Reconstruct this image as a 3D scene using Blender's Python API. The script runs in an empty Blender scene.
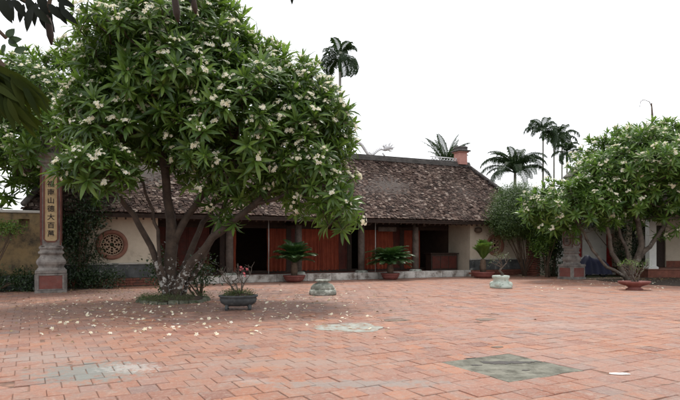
import bpy, math, random
import numpy as np
from mathutils import Vector, Matrix, noise, Euler
R = math.radians
rng = np.random.default_rng(7)
random.seed(7)

# ------------------------------------------------------------------ camera, sky, sun, exposure
sc = bpy.context.scene
cam_d = bpy.data.cameras.new('camera'); cam = bpy.data.objects.new('camera', cam_d)
sc.collection.objects.link(cam); sc.camera = cam
cam.location = (0, 0, 1.5); cam.rotation_euler = (R(90), 0, 0)
cam_d.sensor_width = 36; cam_d.lens = 29.65; cam_d.shift_y = 46/680
cam_d.clip_start = 0.05; cam_d.clip_end = 2000
SUN_EL, SUN_AZ = 64, 12            # azimuth measured from +Y (behind the house) towards +X, negative = left
w = bpy.data.worlds.new('World'); sc.world = w; w.use_nodes = True
nt = w.node_tree; nt.nodes.clear()
sky = nt.nodes.new('ShaderNodeTexSky'); sky.sky_type = 'NISHITA'; sky.sun_disc = False
sky.sun_elevation = R(SUN_EL); sky.sun_rotation = R(SUN_AZ); sky.dust_density = 4; sky.ozone_density = 1
mx = nt.nodes.new('ShaderNodeMix'); mx.data_type = 'RGBA'; mx.inputs[0].default_value = 0.86
nt.links.new(sky.outputs[0], mx.inputs[6]); mx.inputs[7].default_value = (9.3, 9.4, 9.6, 1)
bgn = nt.nodes.new('ShaderNodeBackground'); bgn.inputs[1].default_value = 0.1
nt.links.new(mx.outputs[2], bgn.inputs[0])
wo = nt.nodes.new('ShaderNodeOutputWorld'); nt.links.new(bgn.outputs[0], wo.inputs[0])
sd = bpy.data.lights.new('sun', 'SUN'); sd.energy = 1.5; sd.angle = R(10); sd.color = (1, .955, .89)
so = bpy.data.objects.new('sun', sd); sc.collection.objects.link(so)
az = R(SUN_AZ)
sdir = Vector((math.sin(az)*math.cos(R(SUN_EL)), math.cos(az)*math.cos(R(SUN_EL)), math.sin(R(SUN_EL))))
so.rotation_euler = sdir.to_track_quat('Z', 'Y').to_euler()
so.location = (0, 0, 30)
sc.view_settings.view_transform = 'Standard'; sc.view_settings.look = 'None'
sc.view_settings.exposure = 0.8; sc.view_settings.gamma = 1
sc.render.engine = 'CYCLES'
COL = sc.collection

# ------------------------------------------------------------------ object helpers
def tag(o, label=None, cat=None, group=None, kind=None):
    if label: o['label'] = label
    if cat: o['category'] = cat
    if group: o['group'] = group
    if kind: o['kind'] = kind
    return o
def empty(name, loc, rz=0.0, parent=None):
    o = bpy.data.objects.new(name, None); COL.objects.link(o)
    o.location = loc; o.rotation_euler = (0, 0, rz); o.empty_display_size = .3
    if parent: o.parent = parent
    return o
def inst(name, mesh, parent=None, M=None):
    o = bpy.data.objects.new(name, mesh); COL.objects.link(o)
    if parent: o.parent = parent
    if M is not None: o.matrix_basis = M
    return o
def copy_tree(o, parent=None):
    c = o.copy(); COL.objects.link(c)
    if parent: c.parent = parent
    for ch in list(o.children): copy_tree(ch, c)
    return c

class MB:
    """collects verts/faces as numpy chunks; build() makes one mesh object"""
    def __init__(s): s.v = []; s.l = []; s.t = []; s.m = []; s.sm = []; s.n = 0
    def add(s, V, F, mi=0, smooth=False):
        V = np.asarray(V, dtype=np.float64).reshape(-1, 3)
        fl = np.fromiter((i for f in F for i in f), dtype=np.int64)
        ft = np.fromiter((len(f) for f in F), dtype=np.int64)
        s.raw(V, fl, ft, mi, smooth)
    def raw(s, V, fl, ft, mi=0, smooth=False):
        s.v.append(V); s.l.append(fl + s.n); s.t.append(ft)
        s.m.append(np.full(len(ft), mi) if np.isscalar(mi) else mi)
        s.sm.append(np.full(len(ft), smooth)); s.n += len(V)
    def tmpl(s):
        return (np.concatenate(s.v), np.concatenate(s.l), np.concatenate(s.t), np.concatenate(s.m))
    def inst(s, tm, M, smooth=False):
        V = tm[0] @ M[:3, :3].T + M[:3, 3]
        s.raw(V, tm[1], tm[2], tm[3], smooth)
    def mesh(s, name, mats):
        me = bpy.data.meshes.new(name)
        V = np.concatenate(s.v); L = np.concatenate(s.l); T = np.concatenate(s.t)
        me.vertices.add(len(V)); me.vertices.foreach_set('co', V.ravel())
        me.loops.add(len(L)); me.loops.foreach_set('vertex_index', L.astype(np.int32))
        me.polygons.add(len(T))
        st = np.concatenate(([0], np.cumsum(T)[:-1])).astype(np.int32)
        me.polygons.foreach_set('loop_start', st)
        me.polygons.foreach_set('material_index', np.concatenate(s.m).astype(np.int32))
        me.polygons.foreach_set('use_smooth', np.concatenate(s.sm).astype(bool))
        me.update(calc_edges=True); me.validate()
        for m in (mats if isinstance(mats, (list, tuple)) else [mats]): me.materials.append(m)
        return me
    def build(s, name, mats, parent=None, kind=None):
        o = inst(name, s.mesh(name, mats), parent)
        if kind: o['kind'] = kind
        return o
    # --- shapes
    def box(s, x0, x1, y0, y1, z0, z1, mi=0, bev=0.0):
        if bev <= 0:
            V = [(x, y, z) for z in (z0, z1) for y in (y0, y1) for x in (x0, x1)]
            F = [(0, 2, 3, 1), (4, 5, 7, 6), (0, 1, 5, 4), (2, 6, 7, 3), (0, 4, 6, 2), (1, 3, 7, 5)]
            s.add(V, F, mi); return
        b = min(bev, (x1-x0)*.45, (y1-y0)*.45, (z1-z0)*.45)
        V = []; 
        rings = [(z0, b), (z0+b, 0), (z1-b, 0), (z1, b)]
        for z, i in rings:
            a0, a1, c0, c1 = x0+i, x1-i, y0+i, y1-i; q = b-i if i == 0 else b*.0
            q = b if i == 0 else b*.6
            V += [(a0+q, c0, z), (a1-q, c0, z), (a1, c0+q, z), (a1, c1-q, z), (a1-q, c1, z), (a0+q, c1, z), (a0, c1-q, z), (a0, c0+q, z)]
        F = [tuple(reversed(range(8))), tuple(range(24, 32))]
        for k in range(3):
            for j in range(8): F.append((k*8+j, k*8+(j+1) % 8, k*8+8+(j+1) % 8, k*8+8+j))
        s.add(V, F, mi)
    def prism(s, prof, y0, y1, mi=0):
        """closed profile in x,z extruded along y"""
        n = len(prof); V = [(x, y0, z) for x, z in prof]+[(x, y1, z) for x, z in prof]
        F = [tuple(range(n)), tuple(reversed(range(n, 2*n)))]
        F += [(i, i+n, (i+1) % n+n, (i+1) % n) for i in range(n)]
        s.add(V, F, mi)
    def slab(s, prof, z0, z1, mi=0):
        n = len(prof); V = [(x, y, z0) for x, y in prof]+[(x, y, z1) for x, y in prof]
        F = [tuple(reversed(range(n))), tuple(range(n, 2*n))]
        F += [(i, (i+1) % n, (i+1) % n+n, i+n) for i in range(n)]
        s.add(V, F, mi)
    def tube(s, P, r, n=6, mi=0, smooth=True, cap=True):
        P = [Vector(p) for p in P]; m = len(P)
        if np.isscalar(r): r = [r]*m
        T = [(P[min(i+1, m-1)]-P[max(i-1, 0)]).normalized() for i in range(m)]
        a = Vector((0, 0, 1)) if abs(T[0].z) < .9 else Vector((1, 0, 0))
        X = T[0].cross(a).normalized(); V = []
        for i in range(m):
            X = (X-T[i]*X.dot(T[i])).normalized(); Y = T[i].cross(X)
            for k in range(n):
                t = 2*math.pi*k/n; V.append(P[i]+(X*math.cos(t)+Y*math.sin(t))*r[i])
        F = [(i*n+k, i*n+(k+1) % n, (i+1)*n+(k+1) % n, (i+1)*n+k) for i in range(m-1) for k in range(n)]
        if cap: F += [tuple(reversed(range(n))), tuple(range((m-1)*n, m*n))]
        s.add([tuple(v) for v in V], F, mi, smooth)
    def lathe(s, prof, n=24, c=(0, 0, 0), mi=0, smooth=True, sx=1, sy=1, wob=0, sq=0):
        """profile (r,z); sq>0 squares the section"""
        V = []
        for r, z in prof:
            for k in range(n):
                t = 2*math.pi*(k+.5)/n; q = 1+wob*noise.noise((math.cos(t)*2+c[0], math.sin(t)*2, z*4))
                cx, cy = math.cos(t), math.sin(t)
                if sq: m_ = max(abs(cx), abs(cy)); f = (1-sq)+sq/m_; cx *= f; cy *= f
                V.append((c[0]+r*q*cx*sx, c[1]+r*q*cy*sy, c[2]+z))
        m = len(prof)
        F = [(i*n+k, i*n+(k+1) % n, (i+1)*n+(k+1) % n, (i+1)*n+k) for i in range(m-1) for k in range(n)]
        F += [tuple(reversed(range(n))), tuple(range((m-1)*n, m*n))]
        s.add(V, F, mi, smooth)

def frame(axis, spin=0.0, sc_=1.0, loc=(0, 0, 0)):
    a = np.array(axis, float); a /= np.linalg.norm(a)
    h = np.array((1, 0, 0)) if abs(a[0]) < .8 else np.array((0, 1, 0))
    x = np.cross(h, a); x /= np.linalg.norm(x); y = np.cross(a, x)
    c, s_ = math.cos(spin), math.sin(spin)
    X = x*c+y*s_; Y = np.cross(a, X)
    M = np.eye(4); M[:3, 0] = X*sc_; M[:3, 1] = Y*sc_; M[:3, 2] = a*sc_; M[:3, 3] = loc
    return M
def mat4(M): return Matrix([list(r) for r in M])
def ground(px, py, d=0.0):     # where a spot of the photograph meets the ground
    Y = 840.0/(py-246)+d; return ((px-340)/560*Y, Y)

# ------------------------------------------------------------------ materials
def nodes(name):
    m = bpy.data.materials.new(name); m.use_nodes = True; t = m.node_tree; t.nodes.clear()
    out = t.nodes.new('ShaderNodeOutputMaterial'); b = t.nodes.new('ShaderNodeBsdfPrincipled')
    t.links.new(b.outputs[0], out.inputs[0]); return m, t, b, out
def nz(t, scale, detail=5, rough=.6, coord=None, dist=0):
    n = t.nodes.new('ShaderNodeTexNoise'); n.inputs['Scale'].default_value = scale
    n.inputs['Detail'].default_value = detail; n.inputs['Roughness'].default_value = rough
    n.inputs['Distortion'].default_value = dist
    if coord is not None: t.links.new(coord, n.inputs['Vector'])
    return n.outputs[0]
def ramp(t, fac, stops):
    r = t.nodes.new('ShaderNodeValToRGB'); e = r.color_ramp.elements
    while len(e) < len(stops): e.new(.5)
    for k, (p, c) in enumerate(stops):
        e[k].position = p; e[k].color = (*c, 1) if len(c) == 3 else c
    t.links.new(fac, r.inputs[0]); return r.outputs[0]
def g3(v): return (v, v, v)
def mixc(t, fac, a, b, mode='MIX'):
    m = t.nodes.new('ShaderNodeMix'); m.data_type = 'RGBA'; m.blend_type = mode
    for s_, v in ((0, fac), (6, a), (7, b)):
        if isinstance(v, (int, float)): m.inputs[s_].default_value = v
        elif isinstance(v, tuple): m.inputs[s_].default_value = (*v, 1)
        else: t.links.new(v, m.inputs[s_])
    return m.outputs[2]
def math_(t, op, a, b=None, clamp=False):
    m = t.nodes.new('ShaderNodeMath'); m.operation = op; m.use_clamp = clamp
    for i, v in enumerate((a, b)):
        if v is None: continue
        if isinstance(v, (int, float)): m.inputs[i].default_value = v
        else: t.links.new(v, m.inputs[i])
    return m.outputs[0]
def pos(t): return t.nodes.new('ShaderNodeNewGeometry').outputs['Position']
def rnd(t):
    g = t.nodes.new('ShaderNodeNewGeometry').outputs['Random Per Island']
    o = t.nodes.new('ShaderNodeObjectInfo').outputs['Random']
    return math_(t, 'FRACT', math_(t, 'ADD', g, o))
def bump(t, b, h, strength=.4, dist=.02):
    n = t.nodes.new('ShaderNodeBump'); n.inputs['Strength'].default_value = strength
    n.inputs['Distance'].default_value = dist; t.links.new(h, n.inputs['Height'])
    t.links.new(n.outputs[0], b.inputs['Normal'])
def simple(name, c0, c1, scale=3, rough=.8, bs=.3, bd=.01, stain_or_shade=None, stain_or_shade_scale=.8, stain_or_shade_pos=(.5, .65), spec=.3):
    m, t, b, _ = nodes(name); p = pos(t)
    c = ramp(t, nz(t, scale, 6, .65, p), [(.3, c0), (.7, c1)])
    if stain_or_shade:
        f = ramp(t, nz(t, stain_or_shade_scale, 7, .7, p), [(stain_or_shade_pos[0], g3(0)), (stain_or_shade_pos[1], g3(1))])
        c = mixc(t, f, c, stain_or_shade)
    t.links.new(c, b.inputs['Base Color']); b.inputs['Roughness'].default_value = rough
    b.inputs['Specular IOR Level'].default_value = spec
    bump(t, b, nz(t, scale*6, 6, .7, p), bs, bd); return m
def leafmat(name, cols, rough=.38, trans=.28, tcol=(.12, .25, .03), spec=.45):
    m, t, b, out = nodes(name); r = rnd(t)
    n = len(cols); c = ramp(t, r, [(i/max(1, n-1), cols[i]) for i in range(n)])
    lf = nz(t, .9, 3, .6, pos(t)); c = c if name == 'petal' else mixc(t, ramp(t, lf, [(.35, g3(0)), (.65, g3(.45))]), c, tuple(v*.55 for v in cols[0]))
    t.links.new(c, b.inputs['Base Color']); b.inputs['Roughness'].default_value = rough
    b.inputs['Specular IOR Level'].default_value = spec
    tr = t.nodes.new('ShaderNodeBsdfTranslucent'); t.links.new(mixc(t, .5, c, tcol), tr.inputs[0])
    mx_ = t.nodes.new('ShaderNodeMixShader'); mx_.inputs[0].default_value = trans
    t.links.new(b.outputs[0], mx_.inputs[1]); t.links.new(tr.outputs[0], mx_.inputs[2])
    t.links.new(mx_.outputs[0], out.inputs[0]); return m

M = {}
M['leaf'] = leafmat('leaf', [(.025, .06, .013), (.06, .125, .022), (.11, .2, .036), (.19, .3, .06)], trans=.38, tcol=(.26, .42, .05))
M['leaf_far'] = leafmat('leaf_far', [(.04, .09, .018), (.085, .17, .03), (.14, .24, .04), (.2, .31, .07)], trans=.36, tcol=(.22, .4, .05))
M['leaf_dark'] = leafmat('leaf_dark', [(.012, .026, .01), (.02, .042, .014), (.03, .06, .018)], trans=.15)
M['leaf_fine'] = leafmat('leaf_fine', [(.035, .07, .018), (.06, .11, .025), (.11, .16, .04)], trans=.3)
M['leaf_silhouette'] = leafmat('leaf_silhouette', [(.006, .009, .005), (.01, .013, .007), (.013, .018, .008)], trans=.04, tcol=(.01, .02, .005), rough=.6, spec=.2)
M['leaf_olive'] = leafmat('leaf_olive', [(.014, .024, .004), (.024, .036, .005), (.035, .046, .007)], trans=.22, tcol=(.07, .09, .004), rough=.7, spec=.12)
M['palm'] = leafmat('palm', [(.015, .03, .012), (.025, .045, .018), (.035, .06, .024)], trans=.08, rough=.6, spec=.2)
M['cycad'] = leafmat('cycad', [(.018, .05, .015), (.03, .08, .02), (.05, .11, .025)], trans=.15)
M['cycad_light'] = leafmat('cycad_light', [(.07, .13, .02), (.1, .17, .03), (.14, .2, .04)], trans=.3)
M['grass'] = leafmat('grass', [(.05, .075, .025), (.08, .11, .035), (.13, .15, .06)], rough=.6, trans=.2)
M['petal'] = leafmat('petal', [(.86, .8, .56), (.9, .86, .7), (.92, .9, .82)], rough=.6, trans=.4, tcol=(.85, .8, .6), spec=.2)
M['petal_yellow'] = simple('petal_yellow', (.75, .5, .08), (.8, .6, .15), 20, .6)
M['petal_pink'] = simple('petal_pink', (.42, .05, .07), (.55, .13, .15), 20, .6)
M['litter'] = leafmat('litter', [(.12, .06, .03), (.25, .15, .07), (.4, .3, .15), (.06, .035, .02)], rough=.8, trans=.05, tcol=(.2, .1, .05))
M['bark'] = simple('bark', (.05, .038, .03), (.15, .12, .095), 5, .85, .7, .02, (.3, .29, .26), 4, (.58, .7))
M['bark_brown'] = simple('bark_brown', (.07, .045, .03), (.14, .1, .07), 12, .85, .6, .02)
M['palm_trunk'] = simple('palm_trunk', (.16, .15, .13), (.3, .28, .25), 2, .85)
def bark_white():
    m, t, b, _ = nodes('bark_limewash'); p = pos(t)
    c = ramp(t, nz(t, 5, 6, .65, p), [(.3, (.022, .014, .009)), (.7, (.07, .047, .033))])
    sx = t.nodes.new('ShaderNodeSeparateXYZ'); t.links.new(p, sx.inputs[0])
    h = t.nodes.new('ShaderNodeMapRange'); t.links.new(sx.outputs[2], h.inputs[0])
    h.inputs[1].default_value = .9; h.inputs[2].default_value = 1.5; h.inputs[3].default_value = .46; h.inputs[4].default_value = .3
    n = nz(t, 9, 4, .7, p)
    f = ramp(t, math_(t, 'ADD', n, math_(t, 'SUBTRACT', h.outputs[0], .5)), [(.5, g3(0)), (.55, g3(.95))])
    t.links.new(mixc(t, f, c, (.42, .41, .38)), b.inputs['Base Color']); b.inputs['Roughness'].default_value = .9
    bump(t, b, nz(t, 22, 6, .7, p), .6, .02); return m
M['bark_white'] = bark_white()

def tile_mat():
    m, t, b, _ = nodes('brick_paving'); p = pos(t); r = rnd(t)
    c = ramp(t, r, [(0, (.21, .08, .05)), (.2, (.31, .115, .06)), (.45, (.37, .145, .072)), (.65, (.32, .14, .088)), (.82, (.43, .165, .075)), (.93, (.3, .165, .125)), (1, (.2, .12, .1))])
    # broad weathering: paler dusty and greyed zones with their own outline
    w1 = ramp(t, nz(t, .45, 6, .6, p, .6), [(.4, g3(0)), (.62, g3(.6))]); c = mixc(t, w1, c, (.35, .2, .15))
    w2 = ramp(t, nz(t, 2.3, 8, .75, p, 1.2), [(.48, g3(0)), (.64, g3(.6))]); c = mixc(t, w2, c, (.27, .215, .175)); w4 = ramp(t, nz(t, 3.7, 8, .8, p, .5), [(.56, g3(0)), (.66, g3(.5))]); c = mixc(t, w4, c, (.47, .37, .3))
    w3 = ramp(t, nz(t, 9, 6, .7, p), [(.55, g3(0)), (.75, g3(.5))]); c = mixc(t, w3, c, (.25, .12, .09))
    w5 = ramp(t, nz(t, 22, 5, .75, p, .4), [(.5, g3(0)), (.62, g3(.55))]); c = mixc(t, w5, c, (.43, .3, .23)); w6 = ramp(t, nz(t, 6.5, 7, .8, p, 2.0), [(.54, g3(0)), (.66, g3(.5))]); c = mixc(t, w6, c, (.24, .22, .19))
    # old cement spill at the lower left, pale traces near it, tree shade painted in last
    def blob(cx, cy, rx, ry, soft=.5):
        mp = t.nodes.new('ShaderNodeMapping'); mp.inputs['Location'].default_value = (-cx/rx, -cy/ry, 0)
        mp.inputs['Scale'].default_value = (1/rx, 1/ry, 0); t.links.new(p, mp.inputs[0])
        ln = t.nodes.new('ShaderNodeVectorMath'); ln.operation = 'LENGTH'; t.links.new(mp.outputs[0], ln.inputs[0])
        return ln.outputs['Value']
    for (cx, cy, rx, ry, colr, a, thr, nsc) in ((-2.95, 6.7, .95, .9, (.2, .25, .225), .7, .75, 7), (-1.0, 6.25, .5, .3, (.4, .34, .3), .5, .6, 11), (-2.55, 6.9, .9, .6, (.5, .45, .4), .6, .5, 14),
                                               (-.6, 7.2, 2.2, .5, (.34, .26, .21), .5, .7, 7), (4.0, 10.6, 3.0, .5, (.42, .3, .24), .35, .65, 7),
                                               (.1, 6.1, 1.6, .25, (.27, .26, .23), .6, .75, 8), (-4.0, 7.6, 1.1, .6, (.33, .28, .24), .5, .7, 7), (-2.76, 9.75, 1.5, .3, (.24, .09, .06), .7, .8, 3), (-6.5, 13.5, 5, 2.6, (.13, .075, .055), .55, .95, 2.2), (-1.5, 13.5, 3.6, 2.6, (.14, .08, .06), .5, .95, 2.2), (-6, 17.5, 6, 2.2, (.16, .1, .08), .6, .95, 2.0)):  # last broad brown ellipses put the shade under the left trees into the colour
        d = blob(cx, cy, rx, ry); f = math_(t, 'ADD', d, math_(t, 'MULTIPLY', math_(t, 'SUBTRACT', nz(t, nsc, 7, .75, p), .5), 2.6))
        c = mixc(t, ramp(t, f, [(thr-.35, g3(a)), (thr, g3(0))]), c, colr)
    c = mixc(t, 1.0, c, (.86, .87, .9), 'MULTIPLY')
    t.links.new(c, b.inputs['Base Color'])
    t.links.new(ramp(t, nz(t, 1.1, 5, .6, p), [(.3, g3(.5)), (.7, g3(.78))]), b.inputs['Roughness'])
    b.inputs['Specular IOR Level'].default_value = .42
    bump(t, b, nz(t, 14, 8, .8, p), .8, .02); return m
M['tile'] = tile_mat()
M['mortar'] = simple('mortar', (.07, .045, .035), (.3, .17, .12), 4.5, .9, .4, .01)
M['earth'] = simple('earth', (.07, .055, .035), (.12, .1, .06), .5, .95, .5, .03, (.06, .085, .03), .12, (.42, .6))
M['soil'] = simple('soil', (.03, .022, .016), (.075, .052, .038), 6, .95, .8, .03)
M['cement'] = simple('cement', (.12, .12, .095), (.24, .23, .185), 4, .9, .8, .02, (.07, .066, .05), 3.5, (.46, .64))
M['mossy'] = simple('mossy_stone', (.07, .075, .05), (.2, .2, .16), 6, .9, .7, .02, (.05, .07, .03), 5, (.5, .62))
M['cement_pale'] = simple('cement_pale', (.24, .26, .23), (.4, .41, .37), 6, .9, .7, .02, (.25, .15, .1), 5, (.46, .6))
M['wet'] = simple('wet', (.012, .01, .007), (.05, .035, .025), 9, .45, .2, .005)
def roof_mat():
    m, t, b, _ = nodes('roof_tile'); p = pos(t); r = rnd(t)
    c = ramp(t, r, [(0, (.02, .013, .011)), (.3, (.04, .024, .02)), (.55, (.075, .046, .038)), (.75, (.115, .078, .062)), (.9, (.18, .133, .11)), (1, (.26, .21, .18))])
    c = mixc(t, ramp(t, nz(t, .7, 6, .65, p), [(.45, g3(0)), (.7, g3(.5))]), c, (.075, .055, .045))
    c = mixc(t, ramp(t, nz(t, 14, 6, .7, p), [(.5, g3(0)), (.7, g3(.5))]), c, (.16, .13, .115))
    t.links.new(c, b.inputs['Base Color']); b.inputs['Roughness'].default_value = .95; b.inputs['Specular IOR Level'].default_value = .15
    bump(t, b, nz(t, 30, 6, .7, p), .5, .01); return m
M['roof'] = roof_mat()
M['ridge'] = simple('ridge', (.04, .038, .035), (.11, .1, .095), 4, .9, .5, .02)
M['plaster'] = simple('plaster_cream', (.42, .36, .28), (.56, .49, .39), 1.6, .9, .25, .01, (.32, .27, .22), 1.3, (.56, .75))
M['plaster_white'] = simple('plaster_white', (.6, .6, .57), (.78, .77, .73), 1.6, .9, .25, .01, (.4, .38, .34), 1.6, (.6, .78))
M['plaster_ochre'] = simple('plaster_ochre', (.17, .115, .055), (.33, .235, .115), 1.3, .9, .35, .01, (.05, .042, .03), 1.3, (.42, .62))  # dark blotches put the trees' shade on this wall into its colour
M['dado'] = simple('dado', (.03, .033, .033), (.12, .125, .125), 2.2, .9, .5, .01, (.33, .33, .31), 3, (.55, .68))
M['ledge'] = simple('ledge', (.3, .29, .26), (.5, .48, .44), 3, .9, .4, .01, (.1, .1, .09), 3, (.55, .7))
M['brick'] = simple('brick_red', (.12, .045, .032), (.24, .09, .06), 5, .9, .5, .01, (.09, .06, .05), 2, (.55, .7))
M['curb'] = simple('curb_stone', (.36, .34, .31), (.6, .57, .53), 3.5, .85, .5, .01, (.15, .12, .1), 2.6, (.46, .64))
M['wood'] = simple('wood_dark', (.02, .012, .009), (.045, .026, .018), 8, .7, .5, .01)
M['wood_grey'] = simple('column_grey', (.075, .06, .052), (.15, .12, .1), 4, .85, .5, .01, (.05, .04, .03), 3, (.5, .7))
M['door_red'] = simple('door_red', (.045, .01, .007), (.1, .02, .012), 4, .7, .4, .005, (.05, .025, .018), 3, (.5, .7))
M['door_red2'] = simple('door_bright_red', (.28, .015, .015), (.38, .03, .025), 3, .6, .2, .005)
M['curtain'] = simple('curtain', (.17, .034, .018), (.27, .06, .028), 2, .85, .2, .005)
M['curtain_yellow'] = simple('curtain_yellow', (.6, .38, .08), (.7, .46, .12), 3, .85, .2, .005)
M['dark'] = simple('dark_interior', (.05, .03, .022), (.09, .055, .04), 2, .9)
M['terracotta'] = simple('terracotta', (.17, .08, .06), (.27, .13, .09), 8, .8, .4, .01)
M['lattice'] = simple('lattice', (.36, .25, .17), (.5, .37, .27), 8, .85, .4, .01)
M['pot_red'] = simple('pot_red', (.13, .04, .035), (.22, .075, .06), 6, .6, .3, .005, (.3, .2, .17), 6, (.6, .72))
M['pot_dark'] = simple('pot_dark', (.025, .028, .03), (.075, .08, .08), 7, .55, .4, .01, (.16, .16, .15), 5, (.6, .75))
M['stone'] = simple('stone_pedestal', (.13, .14, .11), (.3, .31, .27), 5, .85, .6, .015, (.52, .54, .48), 5, (.5, .64))
M['jade'] = simple('jade_glaze', (.3, .38, .32), (.55, .58, .52), 6, .6, .4, .01, (.14, .2, .15), 6, (.55, .68))
M['pillar'] = simple('pillar_plaster', (.13, .115, .105), (.3, .275, .25), 4, .9, .5, .015, (.08, .07, .065), 2.5, (.5, .68))
M['pillar_trim'] = simple('pillar_trim', (.085, .035, .028), (.16, .065, .05), 8, .85, .3, .005)
M['pillar_yellow'] = simple('pillar_yellow', (.3, .22, .12), (.46, .35, .2), 6, .85, .3, .005, (.2, .12, .06), 5, (.6, .75))
M['pillar_red'] = simple('pillar_red', (.13, .045, .037), (.22, .08, .065), 4, .85, .3, .01, (.16, .09, .08), 5, (.5, .7))
M['ink'] = simple('ink', (.012, .01, .01), (.02, .016, .015), 4, .7)
M['pink'] = simple('pink_plaster', (.36, .17, .145), (.48, .25, .21), 3, .85, .3, .01)
M['white_orn'] = simple('white_ornament', (.5, .5, .51), (.68, .68, .69), 5, .85, .3, .01)
M['tarp'] = simple('blue_tarpaulin', (.004, .006, .022), (.009, .012, .042), 3, .6, .3, .01)
M['board_white'] = simple('white_board', (.6, .62, .64), (.72, .74, .76), 3, .6)
M['metal'] = simple('metal', (.25, .25, .24), (.4, .4, .38), 5, .5)
M['rubber'] = simple('rubber', (.012, .012, .012), (.02, .02, .02), 5, .8)
M['paper'] = simple('paper', (.75, .75, .72), (.85, .85, .82), 5, .8)

# ------------------------------------------------------------------ ground
A = R(29); CU, SU = math.cos(A), math.sin(A)
mb = MB(); mb.add([(-600, -300, -.05), (600, -300, -.05), (600, 1200, -.05), (-600, 1200, -.05)], [(0, 1, 2, 3)])
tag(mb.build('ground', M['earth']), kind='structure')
HA = R(25); HO = (-5.92, 22.1); hc, hs = math.cos(HA), math.sin(HA)
def hw(s_, v): return (HO[0]+s_*hc-v*hs, HO[1]+s_*hs+v*hc)
def hinv(x, y): dx, dy = x-HO[0], y-HO[1]; return (dx*hc+dy*hs, -dx*hs+dy*hc)
# paved court: mortar bed with one raised tile after another, running bond
P = [hw(-12, -.02), (-15.5, 1.2), (16.5, 1.2), (23, 26.0), (15.0, 26.0)]
q = [(-15.5, 1.0), (20, 1.0), (22, 25.6), (11.2, 27.0), hw(17.6, -.03), hw(-10.5, -.03)]
mb = MB(); mb.slab(q, -.045, -.009)
court = mb.build('courtyard', M['mortar']); tag(court, kind='structure')
def inpoly(x, y, pl):
    c = False; n = len(pl)
    for i in range(n):
        x0, y0 = pl[i]; x1, y1 = pl[(i+1) % n]
        if (y0 > y) != (y1 > y) and x < (x1-x0)*(y-y0)/(y1-y0)+x0: c = not c
    return c
T = .30; J = .0055
def to_uv(x, y): return (x*CU+y*SU, -x*SU+y*CU)
def to_xy(a, b): return (a*CU-b*SU, a*SU+b*CU)
pc = [ground(443, 361), ground(497, 352), ground(575, 369), ground(510, 381)]
uvc = [to_uv(*p) for p in pc]
PU0 = round((uvc[0][0]+uvc[3][0])/2/T)*T-T/2; PU1 = PU0+T*4
PV0 = round((uvc[2][1]+uvc[3][1])/2/T)*T; PV1 = PV0+T*4
def tile_tmpl(h=T/2-J/2, e=.007, dep=.012):
    m_ = MB(); V = [(-h, -h, -dep), (h, -h, -dep), (h, h, -dep), (-h, h, -dep),
                    (-h+e*.3, -h+e*.3, -.004), (h-e*.3, -h+e*.3, -.004), (h-e*.3, h-e*.3, -.004), (-h+e*.3, h-e*.3, -.004),
                    (-h+e, -h+e, 0), (h-e, -h+e, 0), (h-e, h-e, 0), (-h+e, h-e, 0)]
    F = [(8, 9, 10, 11)]
    for k in range(4): F += [(k, (k+1) % 4, 4+(k+1) % 4, 4+k), (4+k, 4+(k+1) % 4, 8+(k+1) % 4, 8+k)]
    m_.add(V, F); return m_
tt = [tile_tmpl(), tile_tmpl(T/2-J/2-.003, .012), tile_tmpl(T/2-J/2+.001, .005)]
tms = [x.tmpl() for x in tt]; tmesh = [x.mesh('tile', M['tile']) for x in tt]
cands = []; half = []
for j in range(-60, 140):
    for i in range(-70, 140):
        a = (i+.5*(j % 2))*T+T/2; b = j*T+T/2
        if PU0-.2*T < a < PU1+.2*T and PV0 < b < PV1: 
            if PU0+.2*T < a < PU1-.2*T: continue
            half.append((a-T/4 if a < (PU0+PU1)/2 else a+T/4, b)) if abs(a-PU0) < .3*T or abs(a-PU1) < .3*T else None; continue
        x, y = to_xy(a, b)
        if y < 1.6 or not inpoly(x, y, [(-15.2, 1.3), (19.6, 1.3), (21.6, 25.4), (11.1, 26.8), hw(17.5, -.25), hw(-10.3, -.25)]): continue
        if (x+4.55)**2+(y-15.3)**2 < .8: continue
        cands.append((x, y))
cands.sort(key=lambda p: (0 if abs(p[0]) < p[1]*.62 and p[1] > 5.3 else 1, p[0]**2+p[1]**2))
rest = MB()
for k, (x, y) in enumerate(cands):
    z = random.gauss(0, .0018)+.0035*noise.noise((x*.6, y*.6, 0)); rx, ry = random.gauss(0, .009), random.gauss(0, .009)
    if random.random() < .05: z -= random.uniform(.003, .008)
    Mx = Matrix.Translation((x+random.gauss(0, .0015), y+random.gauss(0, .0015), z)) @ Euler((rx, ry, A+random.gauss(0, .006)+random.choice((0, math.pi/2, math.pi)))).to_matrix().to_4x4()
    v = random.choice((0, 0, 1, 2))
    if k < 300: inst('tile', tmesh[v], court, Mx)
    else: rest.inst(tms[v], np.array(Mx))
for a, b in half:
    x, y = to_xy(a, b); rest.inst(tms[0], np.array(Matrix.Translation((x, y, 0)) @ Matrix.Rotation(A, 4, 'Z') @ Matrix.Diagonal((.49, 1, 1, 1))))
rest.build('tiles', M['tile'], court, 'stuff')
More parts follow.
